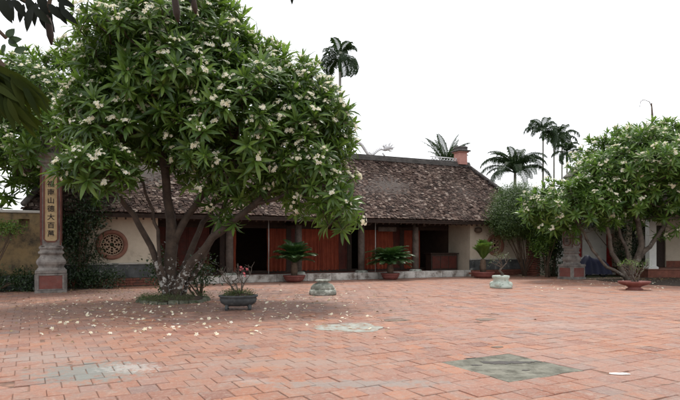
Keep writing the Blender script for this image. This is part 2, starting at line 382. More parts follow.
# sunk concrete square with a wet hollow, and the oval cement patch
mb = MB(); g = .02
pts = []
for (a0, b0, a1, b1) in ((PU0, PV0, PU1, PV0), (PU1, PV0, PU1, PV1), (PU1, PV1, PU0, PV1), (PU0, PV1, PU0, PV0)):
    for k in range(8):
        t_ = k/8; a = a0+(a1-a0)*t_+random.gauss(0, .012); b = b0+(b1-b0)*t_+random.gauss(0, .012); pts.append(to_xy(a, b))
mb.slab(pts, -.02, -.003); slab = mb.build('concrete_slab', M['cement'], court)
def blobpts(cx, cy, rx, ry, rot, n=26, amp=.25, seed=0):
    o = []
    for k in range(n):
        t_ = 2*math.pi*k/n; f = 1+amp*noise.noise((math.cos(t_)*1.6+seed, math.sin(t_)*1.6, seed*3.1))*1.6+random.gauss(0, amp*.08)
        x, y = rx*f*math.cos(t_), ry*f*math.sin(t_); o.append((cx+x*math.cos(rot)-y*math.sin(rot), cy+x*math.sin(rot)+y*math.cos(rot)))
    return o
mb = MB(); c = ground(505, 362.5)
kp = [(-.42, .08), (-.3, .13), (-.16, .10), (-.05, .15), (.1, .11), (.22, .14), (.4, .09), (.62, .1), (.66, .06), (.5, .03), (.36, -.02), (.24, -.09), (.08, -.07), (-.02, -.14), (-.14, -.09), (-.2, -.13), (-.3, -.06), (-.38, -.05)]
pp = []
for a_, b_ in zip(kp, kp[1:]+kp[:1]):
    for k in range(5): t_ = k/5; pp.append((c[0]+(a_[0]+(b_[0]-a_[0])*t_)*.75+random.gauss(0, .009), c[1]+(a_[1]+(b_[1]-a_[1])*t_)*.75+random.gauss(0, .009)))
mb.slab(pp, -.004, .0012)
for (px_, py_, a_, b_) in ((476, 365, .06, .03), (525, 370, .05, .03), (470, 358, .09, .02)):
    c2 = ground(px_, py_); mb.slab(blobpts(*c2, a_, b_, .2, 14, .4, px_), -.004, .001)
mb.build('wet_hollow', M['wet'], court)
c = ground(352, 327.5); mb = MB(); mb.slab(blobpts(c[0], c[1], .62, .55, .1, 40, .16, 9), -.005, .0055); mb.build('cement_patch', M['cement_pale'], court)
for (px, py, rx, ry) in ((486, 319.5, .22, .14), (317, 303, .28, .2), (395, 320, .25, .15), (498, 347, .1, .06)):
    c = ground(px, py); mb = MB(); mb.slab(blobpts(c[0], c[1], rx, ry, .3, 18, .3, px), -.005, .005); mb.build('damp_patch', simple('damp%d' % px, (.1, .07, .05), (.2, .14, .1), 8, .6), court)
# bare soil strip under the right-hand trees and by the left wall
mb = MB(); kp = [(10.6, 26.6), (10.9, 25.3), (11.5, 23.4), (12.1, 21.6), (12.9, 20.6), (15, 20.2), (18, 20.4), (22, 21), (22, 26.6)]; p = []
for a_, b_ in zip(kp, kp[1:]+kp[:1]):
    for k in range(8): t_ = k/8; p.append((a_[0]+(b_[0]-a_[0])*t_+random.gauss(0, .06), a_[1]+(b_[1]-a_[1])*t_+random.gauss(0, .06)))
mb.slab(p, -.03, .012)
tag(mb.build('soil_bed', M['soil']), kind='structure')
mb = MB(); p = [(-16, 17.2), (-11.2, 17.9), (-9.9, 18.7), (-8.9, 18.8), hw(-3.2, -.5), hw(-1.6, -.35), hw(-1.6, -.02), hw(-6.5, -.02), (-16, 18.6)]; mb.slab(p, -.03, .014)
tag(mb.build('planting_strip', M['soil']), kind='structure')

# ------------------------------------------------------------------ main house
H = empty('tiled_house', (HO[0], HO[1], 0), HA)
tag(H, 'long low house with mossy scale-tiled hipped roof and open columned porch', 'house')
COLS = [-1.2, 1.7, 4.75, 7.85, 10.8, 13.75]
XL, XR = -5.0, 17.4
# floor and curb
mb = MB(); mb.box(COLS[0], COLS[-1], .34, 6.8, -.04, .27); mb.build('floor', M['brick'], H)
x = COLS[0]+.003
while x < COLS[-1]-.3:
    x2 = min(x+random.uniform(.95, 1.4), COLS[-1]-.003)
    if COLS[-1]-x2 < .35: x2 = COLS[-1]-.003
    m_ = MB(); d = random.uniform(-.012, .012); m_.box(x, x2-.012, -.02+d, .338, -.02, .30+d*.5, 0, .018); m_.build('curb_stone', M['curb'], H); x = x2
# walls
def holed_wall(x0, x1, y0, y1, z0, z1, cx, cz, r, n=40):
    h = r+.14; m_ = MB()
    m_.box(x0, cx-h, y0, y1, z0, z1); m_.box(cx+h, x1, y0, y1, z0, z1)
    m_.box(cx-h, cx+h, y0, y1, z0, cz-h); m_.box(cx-h, cx+h, y0, y1, cz+h, z1)
    V = []
    for y in (y0, y1):
        for k in range(n):
            t_ = 2*math.pi*k/n; V.append((cx+r*math.cos(t_), y, cz+r*math.sin(t_)))
        for k in range(n):
            t_ = 2*math.pi*k/n; c_, s_ = math.cos(t_), math.sin(t_); f = h/max(abs(c_), abs(s_)); V.append((cx+f*c_, y, cz+f*s_))
    F = []
    for k in range(n):
        k2 = (k+1) % n
        F += [(k, k2, n+k2, n+k), (2*n+k2, 2*n+k, 3*n+k, 3*n+k2), (k2, k, 2*n+k, 2*n+k2)]
    m_.add(V, F); return m_
def round_window(wall, cx, cz, y0, r=.42):
    m_ = MB(); n = 48; V = []; prof = [(r-.01, .1), (r-.01, -.03), (r+.03, -.07), (r+.1, -.07), (r+.14, -.04), (r+.14, .02)]
    for (rr, yy) in prof:
        for k in range(n): t_ = 2*math.pi*k/n; V.append((cx+rr*math.cos(t_), y0+yy, cz+rr*math.sin(t_)))
    m_.add(V, [(i*n+k, (i+1)*n+k, (i+1)*n+(k+1) % n, i*n+(k+1) % n) for i in range(len(prof)-1) for k in range(n)], 0, True)
    m_.build('window_ring', M['terracotta'], wall)
    m_ = MB()
    def circ(ox, oz, rr, tr): m_.tube([(cx+ox+rr*math.cos(2*math.pi*k/20), y0+.04, cz+oz+rr*math.sin(2*math.pi*k/20)) for k in range(21)], tr, 5, cap=False)
    circ(0, 0, r-.03, .022); circ(0, 0, .09, .018)
    circ(0, 0, .2, .014); circ(0, 0, .3, .014)
    for k in range(8):
        t_ = math.pi/4*k; circ(.2*math.cos(t_), .2*math.sin(t_), .1, .015); circ(.31*math.cos(t_+.39), .31*math.sin(t_+.39), .08, .013)
        t2 = t_+math.pi/8; m_.tube([(cx+.09*math.cos(t2), y0+.04, cz+.09*math.sin(t2)), (cx+r*math.cos(t2), y0+.04, cz+r*math.sin(t2))], .014, 5)
    m_.build('window_lattice', M['lattice'], wall)
    m_ = MB(); m_.lathe([(r+.1, 0), (r+.1, .01)], 32); o = m_.build('window_backing', M['dark'], wall)
    o.location = (cx, y0+.29, cz); o.rotation_euler = (R(90), 0, 0)
for (a, b, cx) in ((XL, COLS[0], -2.85), (COLS[-1], XR, 15.35)):
    m_ = holed_wall(a, b, .1, .34, 0, 2.78, cx, 1.55, .42)
    wl = m_.build('wall', M['plaster'], H); round_window(wl, cx, 1.55, .1)
    m_ = MB(); m_.box(a-.05, b+.002, .005, .098, .30, .80, 0, .012); m_.build('dado', M['dado'], wl)
    m_ = MB(); m_.box(a-.06, b+.01, -.03, .097, .803, .86, 0, .012); m_.build('ledge', M['ledge'], wl)
    # brick footing: single bricks
    x = a
    bm_ = [MB() for _ in range(2)]
    brk = MB(); brk.box(0, .235, 0, .14, 0, .088, 0, .008); bme = brk.mesh('brick', M['brick'])
    for row in range(3):
        x = a-.05-(.12 if row % 2 else 0)
        while x < b-.1:
            inst('brick', bme, wl, Matrix.Translation((x+random.gauss(0, .003), -.045+random.gauss(0, .004)+row*.003, .002+row*.098))); x += .245
for a_, b_, c_, n_ in ((XL, XL+.24, 6.9, 'end_wall'), (XR-.24, XR, 6.9, 'end_wall'), (COLS[0]-.2, COLS[0]-.002, 1.9, 'return_wall'), (COLS[-1]+.002, COLS[-1]+.2, 1.9, 'return_wall')):
    m_ = MB(); m_.box(a_, b_, .342, c_, 0, 2.78); m_.build(n_, M['plaster'], H)
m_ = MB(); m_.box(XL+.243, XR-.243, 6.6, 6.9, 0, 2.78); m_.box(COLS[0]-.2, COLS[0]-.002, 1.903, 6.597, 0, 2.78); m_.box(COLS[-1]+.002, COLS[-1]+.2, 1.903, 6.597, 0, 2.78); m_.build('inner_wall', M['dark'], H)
m_ = MB(); m_.box(XL+.3, XR-.3, 1.9, 6.59, 2.79, 2.84); m_.build('ceiling', M['wood'], H)
# columns
for k, cx in enumerate(COLS[1:-1]):
    m_ = MB(); m_.lathe([(.155, 0), (.16, .8), (.155, 1.6), (.14, 2.25)], 18, (cx, .5, .38), wob=.03)
    c_ = m_.build('column', M['wood_grey'], H)
    m_ = MB(); m_.lathe([(.28, 0), (.29, .05), (.25, .1), (.2, .115)], 18, (cx, .5, .271), sq=.4); m_.build('column_base', M['stone'], c_)
    m_ = MB(); m_.box(cx-.07, cx+.07, -.3, 1.78, 2.42, 2.56, 0, .02); m_.build('bracket', M['wood'], c_)
m_ = MB(); m_.box(COLS[0]+.01, COLS[-1]-.01, .40, .6, 2.57, 2.75, 0, .015); m_.build('eave_beam', M['wood'], H)
# porch back screen: door leaves, curtains, openings
pat = ['DDDDDO', 'COOOCC', 'DCCCCD', 'OCCCCD', 'CCOOOO']
def door_leaf(x0, x1, y, z0, z1, par):
    m_ = MB(); m_.box(x0, x1, y, y+.03, z0, z1); o = m_.build('door_panel', M['door_red'], par)
    m_ = MB(); b_ = .055
    m_.box(x0+.002, x0+b_, y-.03, y-.001, z0, z1); m_.box(x1-b_, x1-.002, y-.03, y-.001, z0, z1)
    for zz in (z0, z0+.75, z1-.5, z1-b_): m_.box(x0+b_, x1-b_, y-.028, y-.001, zz, zz+b_)
    m_.build('door_frame', M['door_red'], o)
def curtain(x0, x1, y, z0, z1, par, mt='curtain'):
    n = 28; V = []; 
    for dy in (0, .008):
        for i in range(n+1):
            for j in range(7):
                t_ = i/n; zz = z0+(z1-z0)*j/6; am = .06*(1-.5*j/6)
                V.append((x0+(x1-x0)*t_+.01*math.sin(j*1.3+x0), y+dy+am*math.sin(t_*(x1-x0)*30+x0*3+.5*math.sin(t_*5+x0*7))+.01*math.sin(j*2+t_*9), zz))
    N = (n+1)*7; F = []
    for i in range(n):
        for j in range(6):
            a = i*7+j; F += [(a, a+7, a+8, a+1), (N+a+1, N+a+8, N+a+7, N+a)]
    m_ = MB(); m_.add(V, F, 0, True); m_.build('curtain', M[mt], par)
for k in range(5):
    a, b = COLS[k], COLS[k+1]; wd = (b-a-.24)/6; y = 1.8
    m_ = MB(); m_.box(a-.12 if k else a+.005, a+.12, y-.06, y+.08, .272, 2.5, 0, .01); m_.build('door_post', M['wood'], H)
    m_ = MB(); m_.box(a+.122, b-.122, y-.05, y+.07, 2.3, 2.46); m_.box(a+.122, b-.122, y-.0, y+.04, 2.463, 2.8); m_.build('lintel', M['wood'], H)
    m_ = MB(); m_.box(a+.122, b-.122, y-.05, y+.07, .272, .4); m_.build('threshold', M['wood'], H)
    i = 0
    while i < 6:
        x0 = a+.12+wd*i; ch = pat[k][i]
        if ch == 'D': door_leaf(x0+.006, x0+wd-.006, y, .403, 2.297, H)
        if ch == 'C': curtain(x0+.003, x0+wd-.003, y-.09, .36, 2.29, H)
        i += 1
curtain(12.05, 12.4, 2.6, .5, 2.1, H, 'curtain_yellow')
# thin poles and little board in the porch
for s_, v in ((3.25, .06), (8.35, .06)):
    m_ = MB(); m_.tube([(s_, v, .3), (s_+.005, v, 1.6), (s_, v, 2.85)], .02, 8); m_.build('pole', M['metal'], H)
m_ = MB(); m_.box(9.0, 10.0, .95, 1.0, 2.2, 2.42, 0, .01); m_.box(9.04, 9.96, .935, .948, 2.24, 2.38); m_.build('name_board', M['wood_grey'], H)
# roof
EV, RV, EZ, RZ = -.55, 3.5, 2.8, 6.12
EX0, EX1, RX0, RX1 = -5.7, 18.0, -3.9, 16.2
def sag(x, f):  # gentle sag and waves of an old roof
    return .05*noise.noise((x*.35, f*1.5, 3))-.07*math.sin(math.pi*f)
m_ = MB(); BV = 2*RV-EV; e = .10
V = [(EX0, EV, EZ), (EX1, EV, EZ), (EX1, BV, EZ), (EX0, BV, EZ), (RX0, RV, RZ), (RX1, RV, RZ)]
V += [(x, y, z-e-.02) for x, y, z in V]
F = [(0, 1, 5, 4), (1, 2, 5), (2, 3, 4, 5), (3, 0, 4), (7, 6, 10, 11), (8, 7, 11), (9, 8, 11, 10), (6, 9, 10), (0, 6, 7, 1), (1, 7, 8, 2), (2, 8, 9, 3), (3, 9, 6, 0)]
V = [(x, y, z-.13 if i in (4, 5, 10, 11) else z-.13) for i, (x, y, z) in enumerate(V)]
m_.add(V, F); roof = m_.build('roof', M['wood'], H)
def tiles_on(p00, p10, p11, p01, name):
    """scale tiles on the quad p00-p10 (eave) / p01-p11 (top)"""
    p00, p10, p11, p01 = map(Vector, (p00, p10, p11, p01)); mb_ = MB()
    L = ((p01+p11)/2-(p00+p10)/2).length; rows = int(L/.115)
    nrm = (p10-p00).cross(p01-p00).normalized()
    up = ((p01+p11)/2-(p00+p10)/2); 
    for r_ in range(rows):
        f = r_/rows; a = p00.lerp(p01, f); b = p10.lerp(p11, f); W = (b-a).length; n = max(1, int(W/.165))
        e1 = (b-a).normalized(); e2 = nrm.cross(e1).normalized()
        for k in range(n+1):
            c_ = a+e1*((k+(.5 if r_ % 2 else 0))/n*W)
            if (c_-a).dot(e1) > W+.03: continue
            w2 = .08*random.uniform(.8, 1.05); ln = .19*random.uniform(.9, 1.1); th = .022
            c_ = c_+nrm*(sag(c_.x, f)+random.uniform(0, .012))+e1*random.gauss(0, .008)+e2*random.gauss(0, .008)
            tl = random.gauss(.04, .09); yw = random.gauss(0, .1)
            if random.random() < .1: tl += .14; yw += random.gauss(0, .3)
            d1 = (e1+e2*yw).normalized(); d2 = (e2-e1*yw).normalized(); rl = random.gauss(0, .12)
            q_ = []
            for (uu, vv) in ((-w2, 0), (w2, 0), (w2, ln), (-w2, ln)):
                lift = .03-(vv/ln)*.03-tl*vv+rl*uu
                q_.append(c_+d1*uu+d2*vv+nrm*lift)
            lo = [p_-nrm*th for p_ in q_]
            mb_.add([tuple(p_) for p_ in q_+lo], [(0, 1, 2, 3), (4, 5, 1, 0), (5, 6, 2, 1), (7, 4, 0, 3)])
    mb_.build(name, M['roof'], roof, 'stuff')
tiles_on((EX0, EV, EZ-.06), (EX1, EV, EZ-.06), (RX1, RV, RZ-.06), (RX0, RV, RZ-.06), 'roof_tiles')
tiles_on((EX1, EV, EZ-.06), (EX1, BV, EZ-.06), (RX1, RV+.01, RZ-.06), (RX1, RV, RZ-.06), 'roof_tiles')
tiles_on((EX0, BV, EZ-.06), (EX0, EV, EZ-.06), (RX0, RV, RZ-.06), (RX0, RV+.01, RZ-.06), 'roof_tiles')
m_ = MB(); pr = [(-.14, -.12), (.14, -.12), (.13, .06), (.08, .08), (.07, .17), (-.07, .17), (-.08, .08), (-.13, .06)]
V = [(RX0-.1, RV+y, RZ+z) for y, z in pr]+[(RX1+.15, RV+y, RZ+z) for y, z in pr]; n = len(pr)
m_.add(V, [tuple(reversed(range(n))), tuple(range(n, 2*n))]+[(i, (i+1) % n, (i+1) % n+n, i+n) for i in range(n)]); m_.build('ridge', M['ridge'], roof)
for (x0, x1, y1) in ((RX1, EX1, EV), (RX1, EX1, BV), (RX0, EX0, EV), (RX0, EX0, BV)):
    m_ = MB(); P_ = [(x0+(x1-x0)*t_, RV+(y1-RV)*t_, RZ+(EZ-RZ)*t_+.02+(.12*t_**4)) for t_ in np.linspace(0, 1.0, 9)]
    m_.tube(P_, .10, 8); m_.build('hip_ridge', M['ridge'], roof)
m_ = MB(); m_.box(-.03, .03, 0, 1.15, -.04, .04); rme = m_.mesh('rafter', M['wood'])
for x in np.arange(EX0+.5, EX1-.4, .31):
    sl = math.atan2(RZ-EZ, RV-EV); inst('rafter', rme, roof, Matrix.Translation((x, EV+.03, EZ-.29)) @ Matrix.Rotation(sl, 4, 'X'))
m_ = MB(); m_.box(EX0+.05, EX1-.05, EV+.0, EV+.03, EZ-.22, EZ-.12); m_.build('eave_board', M['wood'], roof)
# ridge pier
m_ = MB(); m_.lathe([(.27, 0), (.26, .65), (.33, .68), (.33, .73)], 4, (15.75, RV, RZ+.0), smooth=False, sq=1); pier = m_.build('ridge_pier', M['pink'], roof)
m_ = MB(); m_.lathe([(.40, 0), (.42, .05), (.36, .09), (.27, .1), (.28, .24), (.3, .26), (.25, .3)], 4, (15.75, RV, RZ+.732), smooth=False, sq=1); m_.build('pier_cap', M['ridge'], pier)
# ridge dragon: looping body with spines and an antlered head
def dragon(x0, flip=1):
    m_ = MB(); P_ = []; rr = []
    for t_ in np.linspace(0, 1, 46):
        x = x0+flip*t_*3.6; ph = t_*2*math.pi*2.6; z = RZ+.16+.3*(1-math.cos(ph))*(1.0 if t_ < .78 else .6); P_.append((x, RV, z)); rr.append(.055+.03*math.sin(math.pi*t_))
    m_.tube(P_, rr, 7)
    for i in range(1, 44):
        p_ = Vector(P_[i]); tg = (Vector(P_[i+1])-Vector(P_[i-1])).normalized(); nn = Vector((-tg.z, 0, tg.x))*flip; 
        if nn.z < -.2: nn = -nn
        m_.tube([p_+nn*.04, p_+nn*.15-tg*.03*flip], [.03, .006], 4)
    hd = Vector(P_[-1])+Vector((.12*flip, 0, .1))
    m_.tube([Vector(P_[-1]), hd, hd+Vector((.2*flip, 0, .06)), hd+Vector((.42*flip, 0, .0))], [.08, .15, .11, .05], 8)
    m_.tube([hd+Vector((.1*flip, 0, -.05)), hd+Vector((.25*flip, 0, -.12)), hd+Vector((.4*flip, 0, -.1))], [.05, .04, .02], 6)
    for (dx, dz, ox) in ((.28, .42, .1), (.42, .3, .2), (.52, .12, .3), (.0, .3, -.05), (-.22, .2, -.1)):
        for yy in (-.06, .06): m_.tube([hd+Vector((ox*flip, yy*.4, .05)), hd+Vector(((ox*.5+dx*.6)*flip, yy, dz*.6)), hd+Vector((dx*flip, yy*1.5, dz))], [.035, .025, .01], 5)
    for lx in (-.9, -.1): m_.tube([(P_[-1][0]+lx*flip, RV, RZ+.32), (P_[-1][0]+(lx+.12)*flip, RV-.05, RZ+.16)], [.05, .04], 5)
    m_.build('ridge_dragon', M['white_orn'], roof)
dragon(7.15)
m_ = MB()
for k in range(9):
    x = 13.75+k*.2; m_.tube([(x, RV, RZ+.15), (x+.08, RV, RZ+.3+.05*math.sin(k)), (x+.16, RV, RZ+.15)], [.03, .035, .03], 5)
m_.tube([(13.7, RV, RZ+.35), (15.4, RV, RZ+.33)], .03, 5); m_.build('ridge_fretwork', M['white_orn'], roof)
# things in the porch
t_ = empty('wooden_counter', (*hw(12.75, 1.1), .272), HA); tag(t_, 'dark wooden counter behind the right end of the porch, beside the cream wall', 'counter')
m_ = MB(); m_.box(-.8, .8, -.25, .25, 0, .82, 0, .01); m_.build('body', M['wood'], t_)
m_ = MB(); m_.box(-.86, .86, -.3, .3, .823, .88, 0, .01); m_.build('counter_top', M['wood'], t_)
for k in range(3):
    m_ = MB(); m_.box(-.74+k*.5, -.28+k*.5, -.27, -.252, .1, .72, 0, .008); m_.build('panel', M['door_red'], t_)
t_ = empty('hanging_basket', (*hw(14.15, -.05), 2.30), 0); tag(t_, 'small dark round basket hanging under the eave above the light green potted cycad', 'basket')
m_ = MB(); m_.lathe([(.08, -.14), (.17, -.09), (.2, 0), (.17, .09), (.1, .12)], 16, wob=.08); m_.build('basket', M['bark_brown'], t_)
m_ = MB(); m_.tube([(0, 0, .12), (0, 0, .45)], .008, 5); m_.build('hook', M['metal'], t_)

# ------------------------------------------------------------------ gate pillars
def glyph(ch, size, par, M_, mt):
    cu = bpy.data.curves.new('glyph', 'FONT'); cu.body = ch; cu.size = size; cu.extrude = .004; cu.align_x = 'CENTER'; cu.offset = .004
    cu.resolution_u = 3
    o = bpy.data.objects.new('glyph_tmp', cu); COL.objects.link(o); bpy.context.view_layer.update()
    me = bpy.data.meshes.new_from_object(o.evaluated_get(bpy.context.evaluated_depsgraph_get())); bpy.data.objects.remove(o)
    me.materials.clear(); me.materials.append(mt); return inst('character', me, par, M_)
def pillar(loc, label, chars, sc_, panelmat, basered):
    o = empty('gate_pillar', (*loc, 0), HA); o.scale = (sc_, sc_, sc_); tag(o, label, 'pillar', 'pair of old gate pillars')
    m_ = MB()
    m_.lathe([(.50, -.03), (.50, .08), (.47, .1), (.46, .66), (.49, .69), (.49, .78)], 4, smooth=False, sq=1); m_.build('plinth', M['pillar'], o)
    for k in range(4):
        m_ = MB(); m_.prism([(-.36, .14), (.36, .14), (.36, .6), (-.36, .6)], -.485, -.455); p_ = m_.build('plinth_panel', basered, o); p_.rotation_euler = (0, 0, k*math.pi/2)
        m_ = MB()
        for (a, b, c, d) in ((-.42, -.365, .1, .65), (.365, .42, .1, .65), (-.363, .363, .605, .65), (-.363, .363, .1, .135)): m_.box(a, b, -.50, -.458, c, d, 0, .006)
        p2 = m_.build('panel_border', M['pillar'], p_)
    m_ = MB(); m_.lathe([(.47, .782), (.44, .84), (.40, .88), (.41, .93), (.46, 1.0), (.475, 1.07), (.45, 1.15), (.38, 1.23), (.345, 1.3), (.36, 1.34), (.41, 1.37), (.41, 1.43), (.36, 1.46), (.36, 1.52), (.39, 1.54), (.39, 1.60), (.35, 1.63)], 8, smooth=False, sq=.85)
    m_.build('moulding', M['pillar'], o)
    m_ = MB(); m_.lathe([(.325, 1.631), (.325, 4.5)], 4, smooth=False, sq=1); sh = m_.build('shaft', M['pillar'], o)
    z0, z1, hw_ = 1.78, 4.28, .22; c = .09
    pf = lambda g_: [(-hw_+g_, z0+c), (-hw_+c, z0+g_), (hw_-c, z0+g_), (hw_-g_, z0+c), (hw_-g_, z1-c), (hw_-c, z1-g_), (-hw_+c, z1-g_), (-hw_+g_, z1-c)]
    for k in range(4):
        rm = Matrix.Rotation(k*math.pi/2, 4, 'Z')
        m_ = MB(); m_.prism(pf(.0), -.333, -.32); q1 = m_.build('inscription_panel', panelmat, o); q1.matrix_basis = rm
        m_ = MB(); a = pf(-.02); b = pf(.03); n = 8
        V = [(x, y, z) for y in (-.348, -.326) for x, z in a]+[(x, y, z) for y in (-.348, -.326) for x, z in b]
        F = []
        for i in range(n):
            j = (i+1) % n; F += [(i, j, 2*n+j, 2*n+i), (i, n+i, n+j, j), (2*n+i, 2*n+j, 3*n+j, 3*n+i)]
        m_.add(V, F); m_.build('panel_frame', M['pillar_trim'], q1)
        if k in (0, 3):
            for i, ch in enumerate(chars):
                g_ = glyph(ch, .235, q1, Matrix.Translation((0, -.3335, 1.98+(len(chars)-1-i)*.29)) @ Matrix.Rotation(math.pi/2, 4, 'X'), M['ink'])
    for sx in (-1, 1):
        m_ = MB(); m_.box(sx*.3-.025, sx*.3+.025, -.34, -.327, 1.66, 4.46, 0, .004); m_.build('edge_strip', M['pillar_trim'], sh)
    m_ = MB(); m_.lathe([(r_c, z_c+.55) for r_c, z_c in [(.34, 3.952), (.38, 4.0), (.38, 4.06), (.34, 4.1), (.36, 4.16), (.44, 4.22), (.46, 4.32), (.4, 4.35), (.32, 4.4), (.33, 4.75), (.42, 4.8), (.42, 4.86), (.2, 5.05), (.08, 5.2), (.1, 5.28), (.02, 5.42)]], 8, smooth=False, sq=.85)
    m_.build('capital', M['pillar'], o); return o
lp = ground(51, 293); LP = (lp[0]-.22, lp[1]+.45)
pillar(LP, 'weathered masonry pillar at left with yellow panel of black characters and red base', '福南山德大百萬', .92, M['pillar_yellow'], M['pillar_red'])
rp = ground(573, 279.5); RP = (rp[0]+.1, rp[1]+.4)
pillar(RP, 'dark grey masonry pillar half under the right-hand tree, beside the blue tarpaulin', '百大吉', .86, M['pillar'], M['pillar_red'])

# ------------------------------------------------------------------ other walls and buildings
o = empty('ochre_wall', (LP[0]-.35, LP[1]+1.2, 0), HA); tag(o, 'ochre plastered wall with small square hole, behind the left pillar', 'wall')
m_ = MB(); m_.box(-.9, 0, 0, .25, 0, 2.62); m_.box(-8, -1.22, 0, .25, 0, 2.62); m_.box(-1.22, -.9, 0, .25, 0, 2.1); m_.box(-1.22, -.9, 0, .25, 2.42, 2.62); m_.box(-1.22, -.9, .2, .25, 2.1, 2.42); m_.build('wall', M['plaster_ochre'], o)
m_ = MB(); m_.box(-8.05, .05, -.06, .31, 2.623, 2.72, 0, .02); m_.build('coping', M['ledge'], o)
m_ = MB(); m_.box(-8, 0, -.04, -.003, 0, .5, 0, .01); m_.build('footing', M['dado'], o)

o = empty('garden_wall', (*hw(17.42, .2), 0), R(6)); tag(o, 'cream garden wall joining the right end of the tiled house behind the shrubs', 'wall')
m_ = MB(); m_.box(0.05, 2.3, 0, .22, 0, 2.3); m_.build('wall', M['plaster'], o)
m_ = MB(); m_.box(0.05, 2.35, -.05, .27, 2.303, 2.4, 0, .02); m_.build('coping', M['ledge'], o)
# rough brick pier
bp = (9.75, 28.3); o = empty('brick_pier', (*bp, 0), HA); tag(o, 'rough brown brick pier standing by the garden wall under feathery foliage', 'pier')
brk = MB(); brk.box(-.25, .25, -.115, .115, 0, .1, 0, .01); bme = brk.mesh('brick', M['brick'])
for r_ in range(19):
    for k in (-1, 1):
        Mx = Matrix.Rotation((r_ % 2)*math.pi/2+random.gauss(0, .02), 4, 'Z') @ Matrix.Translation((random.gauss(0, .01), k*.122, r_*.115)); inst('brick', bme, o, Mx)
m_ = MB(); m_.box(-.3, .3, -.3, .3, 19*.115, 19*.115+.08, 0, .02); m_.build('cap', M['ledge'], o)

# white building with red doors (behind the tarpaulin)
o = empty('white_building', (11.4, 29.6, 0), R(3)); tag(o, 'white walled building with two red doors behind the right-hand tree', 'building')
m_ = MB()
segs = [(0, .55), (1.45, 2.75), (3.62, 4.5)]
for a, b in segs: m_.box(a, b, 0, .25, 0, 3.0)
for a, b in ((.55, 1.45), (2.75, 3.62)): m_.box(a, b, .0, .25, 2.15, 3.0)
m_.box(0, .25, .253, 4, 0, 3.0); m_.box(4.25, 4.5, .253, 4, 0, 3.0); m_.box(.253, 4.247, 3.75, 4, 0, 3); wl = m_.build('wall', M['plaster_white'], o)
for a, b in ((.56, 1.44), (2.76, 3.61)):
    w_ = (b-a)/2
    for i in range(2):
        m_ = MB(); m_.box(a+i*w_+.004, a+(i+1)*w_-.004, .08, .12, .1, 2.14); dl = m_.build('door', M['door_red2'], o)
        for zz in (.2, .85, 1.5):
            m_ = MB(); m_.box(a+i*w_+.07, a+(i+1)*w_-.07, .06, .079, zz, zz+.5, 0, .008); m_.build('panel', M['door_red2'], dl)
m_ = MB(); m_.box(-.2, 4.5, -.4, -.003, 0, .12); m_.build('step', M['ledge'], o)
m_ = MB(); m_.prism([(0, 0), (0, 0), (0, 0)], 0, 0) if False else None
V = [(-.5, -.6, 2.95), (4.6, -.6, 2.95), (4.6, 2, 4.3), (-.5, 2, 4.3), (-.5, 4.5, 2.95), (4.6, 4.5, 2.95)]
V2 = [(x, y, z-.08) for x, y, z in V]
m_ = MB(); m_.add(V+V2, [(0, 1, 2, 3), (3, 2, 5, 4), (7, 6, 9, 8), (8, 9, 10, 11), (0, 6, 7, 1), (4, 5, 11, 10), (0, 3, 9, 6), (3, 4, 10, 9), (1, 7, 8, 2), (2, 8, 11, 5)])
m_.build('roof', M['roof'], o)

# cream porch building at the far right
o = empty('porch_building', (14.55, 26.45, 0), R(2)); tag(o, 'cream building with white porch column on a red brick plinth at the right edge', 'building')
m_ = MB(); m_.box(0, 8, 0, 6, -.02, .37); m_.build('plinth', M['brick'], o)
m_ = MB(); m_.box(-.04, 8, -.05, 2.1, .373, .42, 0, .01); m_.build('plinth_edge', M['terracotta'], o)
m_ = MB(); 
for a, b in ((0.05, .3), (2.05, 3.9), (4.9, 8)): m_.box(a, b, 1.9, 2.1, .42, 3.2)
for a, b in ((.3, 2.05), (3.9, 4.9)): m_.box(a, b, 1.9, 2.1, 2.55, 3.2)
m_.box(.05, .25, 2.103, 6, .42, 3.2); m_.box(7.8, 8, 2.103, 6, .42, 3.2); m_.box(.253, 7.797, 5.8, 6, .42, 3.2); m_.build('wall', M['plaster'], o)
m_ = MB(); m_.box(2.07, 3.88, 1.87, 1.897, .423, .75, 0, .004); m_.box(4.92, 8, 1.87, 1.897, .423, .75, 0, .004); m_.build('dado', M['brick'], o)
m_ = MB(); m_.box(1.0, 2.045, 1.98, 2.02, .43, 2.54); dd = m_.build('door', M['wood'], o)
for cx in (.3, 3.1, 5.9):
    m_ = MB(); m_.lathe([(.24, .422), (.24, .5), (.19, .53), (.17, .56), (.17, 2.85), (.2, 2.88), (.24, 2.95), (.24, 3.03)], 4, (cx, .28, 0), smooth=False, sq=1); m_.build('column', M['plaster_white'], o)
V = [(-.5, -.6, 3.05), (8.6, -.6, 3.05), (8.6, 3, 5.2), (-.5, 3, 5.2), (-.5, 6.6, 3.05), (8.6, 6.6, 3.05)]
V2 = [(x, y, z-.1) for x, y, z in V]; V = [(x, y, z+.15) for x, y, z in V]
m_ = MB(); m_.add(V+V2, [(0, 1, 2, 3), (3, 2, 5, 4), (7, 6, 9, 8), (8, 9, 10, 11), (0, 6, 7, 1), (4, 5, 11, 10), (0, 3, 9, 6), (3, 4, 10, 9), (1, 7, 8, 2), (2, 8, 11, 5)]); m_.build('roof', M['roof'], o)

